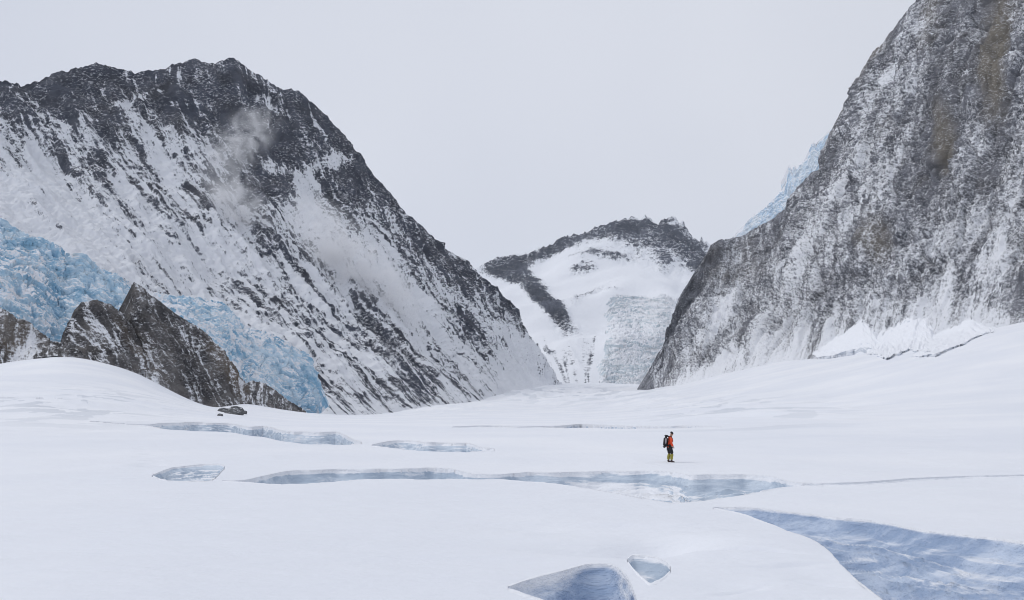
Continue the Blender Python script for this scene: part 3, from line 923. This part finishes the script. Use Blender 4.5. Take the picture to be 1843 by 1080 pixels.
crop('brown rock outcrop cut by the left edge below the blue icefall',
     [(-160, 535), (-60, 540), (0, 552), (25, 570), (45, 578), (65, 592), (85, 612), (118, 618)],
     [(-160, 700), (-60, 676), (0, 662), (25, 660), (50, 650), (75, 642), (95, 640), (122, 646)],
     (690, 660), (600, 610), 260, 180, 201, bias=[(45, 630, 30, 22, -60, .2)], warm=[(40, 620, 40, 30, -50, .5), (10, 600, 30, 40, 0, .3)])
crop('rounded black rock buttress left of the pointed one under the icefall',
     [(108, 640), (116, 605), (124, 583), (135, 558), (150, 544), (175, 541), (200, 549), (222, 566), (238, 590), (258, 630), (282, 684)],
     [(108, 650), (150, 655), (180, 659), (205, 665), (226, 672), (246, 681), (258, 687), (267, 692), (274, 696), (280, 699), (286, 702)],
     (680, 670), (612, 640), 300, 200, 211, bias=[(235, 620, 60, 8, 60, 0.15), (150, 600, 40, 6, 60, .15)], warm=[(230, 610, 50, 10, 60, .4)])
crop('tall pointed dark rock buttress sloping right toward the small boulders',
     [(228, 600), (234, 560), (241, 508), (256, 516), (272, 532), (290, 545), (307, 558), (340, 580), (370, 598), (390, 618), (404, 636), (420, 662), (434, 684), (447, 708)],
     [(262, 692), (305, 710), (350, 728), (362, 734), (374, 740), (385, 742), (396, 740), (410, 736), (422, 732), (430, 729), (436, 726), (441, 724), (445, 722), (449, 720)],
     (690, 690), (622, 660), 420, 240, 221, bias=[(262, 640, 90, 9, 62, 0.30), (310, 580, 60, 7, 42, 0.12)], warm=[(400, 650, 50, 16, 55, .7), (430, 690, 30, 14, 60, .4), (265, 640, 80, 8, 62, .3)])
crop('low grey rock rib right of the pointed buttress, below the lower icefall',
     [(436, 694), (455, 686), (475, 690), (495, 702), (515, 718), (535, 732), (552, 742)],
     [(438, 716), (455, 724), (475, 731), (495, 738), (515, 744), (535, 748), (554, 750)],
     (740, 790), (690, 770), 160, 80, 231, bias=[(470, 700, 20, 10, 30, .1)], amp=0.6)

# ---- icefalls
M_ICE = ice_mat('icefall_ice', (0.26, 0.47, 0.64), (0.68, 0.81, 0.90), fine=11.0, bumpd=3.5, strata=(1, 1, 1.2), k=1.1, lo=0.36, hi=0.66)


def disp_i(seed, sc, amp, step=0.5, sink=0.0, se=0.1):
    def f(a, b, P, px, py, v):
        wa = a + sc * 0.9 * fbm(a / sc / 2.2, b / sc / 2.2, 0, 4, seed)
        wb = b + sc * 0.9 * fbm(a / sc / 2.2, b / sc / 2.2, 3.3, 4, seed + 1)
        _, e, rid = cells(wa / sc, wb / sc / step, seed + 2)
        _, e2, rid2 = cells(wa / sc * 2.6, wb / sc * 2.6 / step, seed + 3)
        rk = fbm(a / sc * 1.5, b / sc * 1.5, 0, 5, seed + 4, 0.7)
        big = fbm(a / sc / 4, b / sc / 4, 0, 3, seed + 5)
        d = amp * (rid * 1.0 - 0.6 * np.exp(-(e / 0.10) ** 2) + 0.5 * rid2 - 0.25 * np.exp(-(e2 / 0.14) ** 2) + 0.7 * rk + 1.6 * big)
        d = d * (sstep(0, 0.06, v) * 0.8 + 0.2)
        u = a / a.max()
        ed = np.minimum(u, 1 - u) + 0.06 * fbm(b / sc / 2, u * 3, 0, 3, seed + 6)
        if sink: d = d - sink * (1 - sstep(0, se, ed)) - 0.7 * sink * (1 - sstep(0, 0.12, v + 0.04 * fbm(a / sc, 0.5, 0, 3, seed + 7)))
        return d, (e, rid, rk, big, np.minimum(ed, 0.6 * v + 0.05))
    return f


def mask_i(seed, base, bias):
    def f(a, b, Q, N, px, py, v, d, ex):
        e, rid, rk, big, ed = ex
        s = base + blobs(px, py, bias) + 0.9 * (N[..., 2] - 0.55) + 0.34 * fbm(a / 40, b / 22, 0, 4, seed + 9) + 0.15 * big + 0.25 * (rid - 0.5) - 0.45 * np.exp(-(e / 0.09) ** 2) + 0.3 * np.exp(-v * 30) + 0.45 * (1 - sstep(0.0, 0.12, ed))
        return dict(snow=s, warm=0 * s)
    return f


def icefall(name, label, cat, sil, bot, dt, db, nu, nv, seed, sc, amp, base, bias=(), mat=None, backlen=60, back=(1.0, -0.5), under=0.06, k=1.0, step=0.5, jag=1.5, sink=0.0, se=0.1, host=None, proud=None):
    n_ = len(sil)
    o = loft(name, sil, [(0, dt[0]), (n_ - 1, dt[1])], [(i, p[0]) for i, p in enumerate(bot)], [(i, p[1]) for i, p in enumerate(bot)],
             [(0, db[0]), (n_ - 1, db[1])], nu, nv, disp_i(seed, sc, amp, step, sink, se), mask_i(seed, base, bias), mat or M_ICE, key=1, jag=jag, jagw=9, seed=seed, backlen=backlen, back=back, under=under, k=k, host=host, proud=proud)
    return tag(o, label, cat)


icefall('icefall', 'upper blue icefall at the left edge above the dark buttresses', 'icefall',
        [(-220, 300), (-100, 345), (0, 394), (30, 408), (60, 426), (90, 446), (112, 466), (128, 458), (145, 454), (160, 468), (185, 478), (215, 494), (240, 508), (256, 532)],
        [(-220, 640), (-100, 590), (-10, 575), (25, 590), (55, 606), (85, 622), (105, 628), (122, 615), (140, 600), (160, 590), (185, 590), (215, 596), (240, 600), (262, 590)],
        (860, 790), (705, 700), 420, 300, 301, 17, 5.5, 0.56, sink=5, se=0.05, bias=[(50, 520, 80, 38, 30, 0.26), (200, 520, 40, 18, 25, 0.14), (90, 590, 20, 16, 0, .3), (40, 430, 60, 28, 30, -0.30), (130, 480, 60, 20, 40, -0.2), (110, 560, 30, 26, 40, -0.15), (100, 515, 50, 14, 40, -.15)])
icefall('icefall', 'lower blue icefall squeezed between the pointed buttress and the big mountain', 'icefall',
        [(262, 528), (285, 521), (310, 524), (345, 528), (385, 532), (408, 541), (424, 562), (440, 578), (470, 592), (500, 606), (530, 622), (556, 642), (572, 665), (581, 690), (580, 715), (572, 738)],
        [(275, 560), (300, 580), (330, 605), (360, 630), (390, 660), (410, 690), (425, 705), (440, 715), (460, 722), (485, 730), (505, 736), (520, 740), (535, 744), (548, 748), (560, 752), (570, 750)],
        (930, 900), (720, 860), 460, 300, 311, 16, 5.0, 0.65, sink=7, se=0.08, bias=[(340, 560, 60, 22, 35, -0.22), (440, 600, 50, 16, 30, 0.2), (480, 650, 90, 16, 30, 0.10), (420, 565, 24, 14, 30, -0.25), (560, 700, 26, 40, 0, -0.22), (470, 680, 60, 10, 15, 0.2)])
M_SERAC = ice_mat('serac_ice', (0.60, 0.75, 0.90), (0.80, 0.88, 0.95), fine=9.0, bumpd=2.0, strata=(1, 1, 0.6), k=0.6)
icefall('serac', 'pale blue hanging seracs on the left skyline of the right rock wall', 'ice cliff',
        [(1320, 428), (1336, 416), (1346, 396), (1362, 384), (1378, 372), (1392, 358), (1404, 345), (1416, 336), (1419, 316), (1421, 296), (1425, 306), (1430, 298), (1434, 306), (1440, 297), (1448, 289), (1456, 285), (1460, 264), (1464, 256), (1470, 262), (1476, 253), (1484, 246), (1505, 225)],
        [(1345, 450), (1360, 445), (1375, 440), (1390, 432), (1400, 425), (1412, 418), (1425, 410), (1430, 405), (1436, 400), (1440, 395), (1444, 390), (1446, 385), (1450, 378), (1455, 370), (1462, 358), (1470, 350), (1478, 345), (1484, 340), (1490, 330), (1500, 318), (1510, 305), (1540, 260)],
        (1900, 1680), (1840, 1640), 260, 110, 321, 12, 3.0, 0.60, mat=M_SERAC, backlen=60, back=(1.0, -0.3), jag=7.0)
M_HEAD = ice_mat('headwall_ice', (0.58, 0.66, 0.71), (0.76, 0.81, 0.84), fine=34.0, bumpd=9.0, strata=(0.45, 0.45, 2.6), k=0.9)
HOST = survey([BUILT['mountain7']])
icefall('icefall', 'pale rippled icefall on the distant headwall beside the right wall', 'icefall',
        [(1088, 522), (1110, 518), (1150, 516), (1200, 517), (1250, 516), (1310, 515)],
        [(1062, 694), (1085, 696), (1115, 696), (1150, 697), (1185, 698), (1225, 700)],
        (3850, 3700), (2750, 2650), 280, 300, 331, 62, 11, 0.78, mat=M_HEAD, backlen=60, back=(1.0, -0.8), under=0.03, step=0.24, k=1.0,
        bias=[(1090, 610, 12, 80, 0, -0.12), (1110, 672, 50, 22, 0, -0.22), (1190, 545, 60, 30, 0, 0.18), (1110, 684, 30, 6, 0, 0.3)], jag=0, sink=60, se=0.12,
        host=HOST, proud=lambda u, v: 40.0)

# ---- broken snow ledges at the foot of the right wall
M_LEDGE = ice_mat('ledge_firn', (0.56, 0.60, 0.66), (0.72, 0.75, 0.79), fine=5.0, bumpd=1.0, strata=(1, 1, 2), k=0.5, lo=0.3, hi=0.6)
HOST = survey([BUILT['mountain5'], gp[(RR[:, 0] > 200) & (RR[:, 0] < 1800)]])


def ledge(label, sil, bot, seed, drop):
    n_ = len(sil)

    def dsp(a, b, P, px, py, v):
        d = 1.6 * fbm(a / 18, b / 18, 0, 4, seed) * sstep(0, 0.3, v)
        return d, (d,)

    def msk(a, b, Q, N, px, py, v, d, ex):
        s = 0.70 + 0.9 * (N[..., 2] - 0.40) + 0.3 * fbm(a / 10, b / 10, 0, 3, seed + 4) + 0.5 * (v < 0.7) - 1.1 * (1 - sstep(0.10, 0.45, v + 0.25 * fbm(a / 9, b / 14, 0, 4, seed + 5)))
        return dict(snow=s, warm=0 * s)

    def proud(u, v):
        ed = sstep(0, 0.22, np.minimum(u, 1 - u) + 0.03 * fbm(v * 5, u * 6, 0, 2, seed))
        return -20 * (1 - sstep(0.0, 0.50, v)) + 3 * fbm(u * 4, v * 3, 0, 3, seed + 8) + 1 + drop * ed * (0.05 + 0.95 * sstep(0.0, 0.7, v)) - 6 * (1 - ed)

    def lip_(u):
        return 0.80 + 0.06 * fbm(u * 7, 0.4, 0, 3, seed + 1)
    z = [(0, 900), (n_ - 1, 900)]
    o = loft('snow_ledge', sil, z, [(i, p[0]) for i, p in enumerate(bot)], [(i, p[1]) for i, p in enumerate(bot)],
             z, 220, 160, dsp, msk, M_LEDGE, key=1, jag=0, seed=seed, backlen=8, back=(1.0, -0.8), under=0.0, host=HOST, proud=proud, cliff=lip_)
    return tag(o, label, 'snow ledge', group='snow ledges under the right wall')


ledge('left snow ledge with a grey broken edge at the foot of the right rock wall',
      [(1455, 632), (1475, 612), (1500, 596), (1530, 572), (1552, 558), (1570, 575), (1590, 600), (1612, 622)],
      [(1474, 646), (1486, 648), (1510, 647), (1535, 643), (1552, 638), (1570, 638), (1590, 640), (1612, 640)], 401, 16.0)
ledge('middle bulging snow ledge with a grey underside below the right rock wall',
      [(1560, 610), (1590, 580), (1618, 560), (1640, 545), (1658, 538), (1672, 552), (1686, 575), (1700, 600)],
      [(1560, 645), (1578, 653), (1598, 661), (1615, 661), (1632, 653), (1648, 647), (1668, 646), (1700, 640)], 411, 20.0)
ledge('right snow ledge with a long grey edge below the right rock wall',
      [(1650, 620), (1680, 592), (1705, 574), (1730, 560), (1755, 554), (1775, 574), (1800, 596)],
      [(1640, 648), (1665, 650), (1690, 648), (1712, 642), (1732, 630), (1752, 614), (1775, 600)], 421, 17.0)


# ------------------------------------------------------------------ boulders on the snow below the pointed buttress
M_STONE = rock_snow_mat('boulder_rock', (0.05, 0.055, 0.06), (0.16, 0.16, 0.16), (0.2, 0.17, 0.13), fine=1.6, k1=0.4, k2=0.0, dust=1.0, dk=0.3, bumpd=0.3)


def boulder(px, py, half, seed, label):
    P0 = hit([px], [py])[0]
    size = half * np.hypot(P0[0], P0[1]) / F
    P0[2] += size * 0.25
    th, ph = np.meshgrid(np.linspace(0, 2 * math.pi, 49), np.linspace(0, math.pi, 26))
    D = np.stack([np.sin(ph) * np.cos(th), np.sin(ph) * np.sin(th), np.cos(ph)], -1)
    rr_ = 1 + 0.30 * fbm(D[..., 0] * 1.3 + seed, D[..., 1] * 1.3, D[..., 2] * 1.3, 4, seed)
    rr_ = np.minimum(rr_, 0.82 + 0.25 * fbm(D[..., 0] * 0.8, D[..., 1] * 0.8 + seed, D[..., 2] * 0.8, 2, seed + 7) ** 2 + 0.2)
    Q = D * rr_[..., None] * np.array([size, size * 0.8, size * 0.62])
    N = normals(Q)
    N *= np.sign((N * Q).sum(-1).mean())
    snow = 0.1 + 0.75 * (N[..., 2] - 0.35) + 0.3 * fbm(D[..., 0] * 4, D[..., 1] * 4, D[..., 2] * 4, 3, seed)
    fl = np.sign((normals(Q) * Q).sum(-1).mean())
    o = grid_mesh('boulder', Q, M_STONE, dict(snow=snow, warm=0 * snow, flow=Q), flip=(fl < 0), smooth=False)
    o.location = P0
    return tag(o, label, 'boulder', group='boulders below the pointed buttress')


boulder(422, 746, 16, 3, 'largest snow dusted boulder at the foot of the pointed dark buttress')
boulder(402, 742, 9, 8, 'flat boulder touching the tip of the pointed dark buttress')
boulder(436, 745, 8, 12, 'boulder just above the largest one beneath the pointed buttress')
boulder(396, 749, 5, 17, 'small stone left of the largest boulder under the buttress')


# ------------------------------------------------------------------ the climber
def flat_mat(name, col, rough=0.8, var=0.25, scale=14.0):
    s = NT(name)
    n1 = s.noise(s.obj(), scale, 4.0, 0.6)
    d = tuple(x * (1 - var) for x in col)
    u = tuple(min(1, x * (1 + var)) for x in col)
    return s.out(s.mix(n1, d, u), rough, s.bump(n1, 0.01, 0.6), 0.3)


M_SKIN = flat_mat('skin', (0.42, 0.25, 0.18), 0.6, 0.1)
M_RED = flat_mat('red_shell', (0.78, 0.085, 0.03), 0.7)
M_BLACK = flat_mat('black_fabric', (0.022, 0.022, 0.026), 0.75)
M_OLIVE = flat_mat('olive_yellow_fabric', (0.30, 0.27, 0.055), 0.8)
M_BOOT = flat_mat('boot_leather', (0.055, 0.035, 0.035), 0.6)
M_GREY_F = flat_mat('grey_fabric', (0.36, 0.34, 0.35), 0.8)


def skin(name, pts, edges, mat, parent=None, sub=2):
    """a continuous tapering body or garment grown over a jointed skeleton"""
    me = bpy.data.meshes.new(name)
    me.from_pydata([p[:3] for p in pts], edges, [])
    o = bpy.data.objects.new(name, me)
    COL.objects.link(o)
    m = o.modifiers.new('skin', 'SKIN')
    m.use_smooth_shade = True
    for i, p in enumerate(pts):
        rx = p[3]
        ry = p[4] if len(p) > 4 else rx
        me.skin_vertices[0].data[i].radius = (rx, ry)
    me.skin_vertices[0].data[0].use_root = True
    o.modifiers.new('sub', 'SUBSURF').levels = sub
    dg = bpy.context.evaluated_depsgraph_get()
    nm = bpy.data.meshes.new_from_object(o.evaluated_get(dg))
    o.modifiers.clear()
    o.data = nm
    nm.name = name
    nm.materials.clear()
    nm.materials.append(mat)
    bpy.data.meshes.remove(me)
    o.parent = parent
    return o


FEET = hit([1205], [832])[0]
# figure faces +X (to the right in the photo), z up, feet at z = 0
pts, edg = [], []


def ch(lst, root=None):
    """append a chain of joints; returns the indices"""
    ids = []
    prev = root
    for p in lst:
        pts.append(p)
        i = len(pts) - 1
        if prev is not None: edg.append((prev, i))
        prev = i
        ids.append(i)
    return ids


sp = ch([(0, 0, 0.95, .13), (0.03, 0, 1.12, .115), (0.06, 0, 1.30, .125), (0.09, 0, 1.44, .10), (0.12, 0, 1.52, .055), (0.145, 0, 1.58, .062), (0.165, 0, 1.64, .085), (0.165, 0, 1.70, .08), (0.155, 0, 1.745, .05)])
ch([(0.235, 0, 1.615, .022), (0.262, 0, 1.605, .012)], sp[6])                 # nose
ch([(0.215, 0, 1.565, .026)], sp[5])                                            # chin
for sy in (1, -1):
    ch([(0.155, 0.088 * sy, 1.635, .018)], sp[6])                               # ears
    kx, ax = (0.15, 0.09) if sy < 0 else (0.04, -0.03)
    ch([(0.02, 0.09 * sy, 0.88, .095), (kx, 0.10 * sy, 0.50, .062), (ax, 0.10 * sy, 0.12, .045), (ax + 0.02, 0.10 * sy, 0.05, .045), (ax + 0.17, 0.11 * sy, 0.04, .035)], sp[0])
    arm = ch([(0.07, 0.18 * sy, 1.40, .06), (0.05, 0.25 * sy, 1.13, .045), (0.175, 0.22 * sy, 0.94, .032)], sp[3])
    palm = ch([(0.205, 0.215 * sy, 0.90, .03)], arm[-1])
    for k in range(4):
        y = (0.215 + 0.016 * (k - 1.5)) * sy
        ln = (0.030, 0.036, 0.034, 0.026)[k]
        ch([(0.218 + 0.004 * k, y, 0.872, .009), (0.218, y, 0.872 - ln, .008), (0.198, y, 0.872 - 1.6 * ln, .007)], palm[-1])
    ch([(0.230, 0.19 * sy, 0.895, .010), (0.240, 0.185 * sy, 0.868, .008)], palm[-1])
body = skin('person', pts, edg, M_SKIN)
body.location = FEET - np.array([0, 0, 0.04])
body.rotation_euler = (0, 0, R(8))
tag(body, 'climber in a red jacket walking right across the snow, head bent', 'person')
jk = [(0, 0, 0.86, .165), (0.02, 0, 1.0, .155), (0.045, 0, 1.15, .145), (0.07, 0, 1.32, .150), (0.09, 0, 1.44, .125), (0.115, 0, 1.52, .085)]
je = [(0, 1), (1, 2), (2, 3), (3, 4), (4, 5)]
for sy in (1, -1):
    n0 = len(jk)
    jk += [(0.075, 0.185 * sy, 1.40, .085), (0.05, 0.255 * sy, 1.13, .072), (0.165, 0.222 * sy, 0.955, .056)]
    je += [(4, n0), (n0, n0 + 1), (n0 + 1, n0 + 2)]
skin('jacket', jk, je, M_RED, body)
tp, te = [(0, 0, 0.92, .145)], []
for sy in (1, -1):
    kx, ax = (0.15, 0.09) if sy < 0 else (0.04, -0.03)
    n0 = len(tp)
    tp += [(0.03, 0.095 * sy, 0.84, .125), (kx * 0.65, 0.10 * sy, 0.66, .112), (kx, 0.10 * sy, 0.51, .10)]
    te += [(0, n0), (n0, n0 + 1), (n0 + 1, n0 + 2)]
skin('trousers', tp, te, M_BLACK, body)
for sy in (1, -1):
    kx, ax = (0.15, 0.09) if sy < 0 else (0.04, -0.03)
    skin('gaiter', [(kx, 0.10 * sy, 0.54, .090), ((kx + ax) / 2 - 0.02, 0.10 * sy, 0.36, .092), (ax, 0.10 * sy, 0.17, .080)], [(0, 1), (1, 2)], M_OLIVE, body)
    skin('boot', [(ax - 0.01, 0.10 * sy, 0.20, .085), (ax, 0.10 * sy, 0.08, .075), (ax + 0.11, 0.105 * sy, 0.055, .06), (ax + 0.20, 0.11 * sy, 0.045, .045)], [(0, 1), (1, 2), (2, 3)], M_BOOT, body)
skin('helmet', [(0.130, 0, 1.685, .115), (0.165, 0, 1.715, .128), (0.20, 0, 1.70, .112), (0.285, 0, 1.665, .025)], [(0, 1), (1, 2), (2, 3)], M_BLACK, body)
skin('collar', [(0.10, 0, 1.49, .085), (0.14, 0, 1.555, .088)], [(0, 1)], M_BLACK, body)

import bmesh


def bev_box(name, size, loc, mat, parent, bev=0.03, rot=(0, 0, 0), taper=1.0):
    bm = bmesh.new()
    bmesh.ops.create_cube(bm, size=1)
    for v in bm.verts:
        f = taper if v.co.z > 0 else 1.0
        v.co = Vector((v.co.x * size[0] * f, v.co.y * size[1] * f, v.co.z * size[2]))
    bmesh.ops.bevel(bm, geom=list(bm.edges), offset=bev, segments=3, affect='EDGES')
    me = bpy.data.meshes.new(name)
    bm.to_mesh(me)
    bm.free()
    for p in me.polygons: p.use_smooth = True
    me.materials.append(mat)
    o = bpy.data.objects.new(name, me)
    o.location = loc
    o.rotation_euler = rot
    o.parent = parent
    COL.objects.link(o)
    return o


pk = bpy.data.objects.new('backpack', None)
COL.objects.link(pk)
pk.location = FEET - np.array([0, 0, 0.04])
pk.rotation_euler = (0, 0, R(8))
tag(pk, 'tall black backpack on the back of the red jacketed climber', 'backpack')
bev_box('pack_bag', (0.22, 0.34, 0.56), (-0.21, 0, 1.22), M_BLACK, pk, 0.06, (0, R(6), 0), 0.9)
bev_box('lid', (0.20, 0.32, 0.12), (-0.15, 0, 1.555), M_BLACK, pk, 0.05, (0, R(10), 0))
bev_box('side_pocket', (0.09, 0.03, 0.30), (-0.25, -0.175, 1.27), M_GREY_F, pk, 0.012, (0, R(6), 0))
bev_box('hip_belt', (0.30, 0.40, 0.07), (-0.06, 0, 0.985), M_BLACK, pk, 0.03)
bev_box('sleeping_mat', (0.13, 0.42, 0.12), (-0.29, 0, 0.93), M_BLACK, pk, 0.055)
for sy in (1, -1):
    skin('strap', [(-0.10, 0.11 * sy, 1.50, .022), (0.04, 0.12 * sy, 1.56, .024), (0.17, 0.115 * sy, 1.43, .024), (0.20, 0.12 * sy, 1.25, .02), (0.0, 0.17 * sy, 1.08, .016), (-0.12, 0.16 * sy, 1.02, .016)],
         [(0, 1), (1, 2), (2, 3), (3, 4), (4, 5)], M_BLACK, pk, 1)


# ------------------------------------------------------------------ cloud wisps on the left mountain and the thin air of the valley
HOST = survey([BUILT['mountain3']])


def cloud(label, cx, cy, rx, ry, ang, depth, dens, seed):
    d = float(look(HOST, np.array([cx * 1.0]), np.array([cy * 1.0]))[0]) - depth * 0.55
    P0 = at(cx, cy, d)
    sc = d / F
    th, ph = np.meshgrid(np.linspace(0, 2 * math.pi, 41), np.linspace(0, math.pi, 22))
    D = np.stack([np.sin(ph) * np.cos(th), np.sin(ph) * np.sin(th), np.cos(ph)], -1)
    sh = 1 + 0.15 * fbm(D[..., 0] * 1.5 + seed, D[..., 1] * 1.5, D[..., 2] * 1.5, 3, seed)
    S = np.array([rx * sc, depth, ry * sc])
    s = NT('cloud_vapour')
    s.t.nodes.remove(s.b)
    ob = s.obj()
    vs = s.n('ShaderNodeVectorMath', operation='MULTIPLY')
    s.l(ob, vs.inputs[0])
    vs.inputs[1].default_value = tuple(1 / S)
    ln = s.n('ShaderNodeVectorMath', operation='LENGTH')
    s.l(vs.outputs[0], ln.inputs[0])
    fall = s.step(ln.outputs['Value'], 1.0, 0.0)
    ns = s.n('ShaderNodeTexNoise')
    ns.inputs['Scale'].default_value = 1.0 / (ry * sc * 0.75)
    ns.inputs['Detail'].default_value = 5.0
    ns.inputs['Roughness'].default_value = 0.6
    ns.inputs['Distortion'].default_value = 1.6
    s.l(ob, ns.inputs['Vector'])
    de = s.math('MULTIPLY', fall, s.step(ns.outputs['Fac'], 0.40, 0.76))
    pv = s.n('ShaderNodeVolumePrincipled')
    pv.inputs['Color'].default_value = (0.99, 0.99, 1.0, 1)
    pv.inputs['Anisotropy'].default_value = 0.0
    s.l(s.math('MULTIPLY', de, dens), pv.inputs['Density'])
    s.l(pv.outputs['Volume'], s.t.nodes['Material Output'].inputs['Volume'])
    o = grid_mesh('cloud', D * sh[..., None] * S, s.m)
    o.location = P0
    o.rotation_euler = (0, R(ang), 0)
    return tag(o, label, 'cloud', group='cloud wisps on the left mountain')


cloud('grey cloud wisp curling up over the dark rock under the left summit', 415, 272, 130, 60, -46, 60, 0.075, 3)
cloud('thin veil of cloud in the gully below the grey wisp', 430, 380, 140, 66, 60, 60, 0.105, 5)
cloud('pale cloud streak drifting along the middle of the left mountain toward the valley', 640, 480, 200, 76, 46, 80, 0.125, 8)

lo_ = np.array([1e9, 1e9, 1e9])
hi_ = -lo_
bpy.context.view_layer.update()
for o in SC.objects:
    if o.type == 'MESH':
        for c in o.bound_box:
            v = np.array(o.matrix_world @ Vector(c))
            lo_, hi_ = np.minimum(lo_, v), np.maximum(hi_, v)
lo_ -= np.array([60, 60, 1.0])
hi_ += np.array([60, 60, 12.0])
bm = bmesh.new()
bmesh.ops.create_cube(bm, size=1)
for v in bm.verts:
    v.co = Vector([(lo_[i] + hi_[i]) / 2 + v.co[i] * (hi_[i] - lo_[i]) for i in range(3)])
hm = bpy.data.meshes.new('haze')
bm.to_mesh(hm)
bm.free()
s = NT('haze_air')
s.t.nodes.remove(s.b)
pv = s.n('ShaderNodeVolumePrincipled')
pv.inputs['Color'].default_value = (0.86, 0.92, 1.0, 1)
pv.inputs['Density'].default_value = 1.9e-5
s.l(pv.outputs['Volume'], s.t.nodes['Material Output'].inputs['Volume'])
hm.materials.append(s.m)
ho = bpy.data.objects.new('haze', hm)
COL.objects.link(ho)
tag(ho, 'thin cold haze filling the valley air', 'haze', kind='stuff')
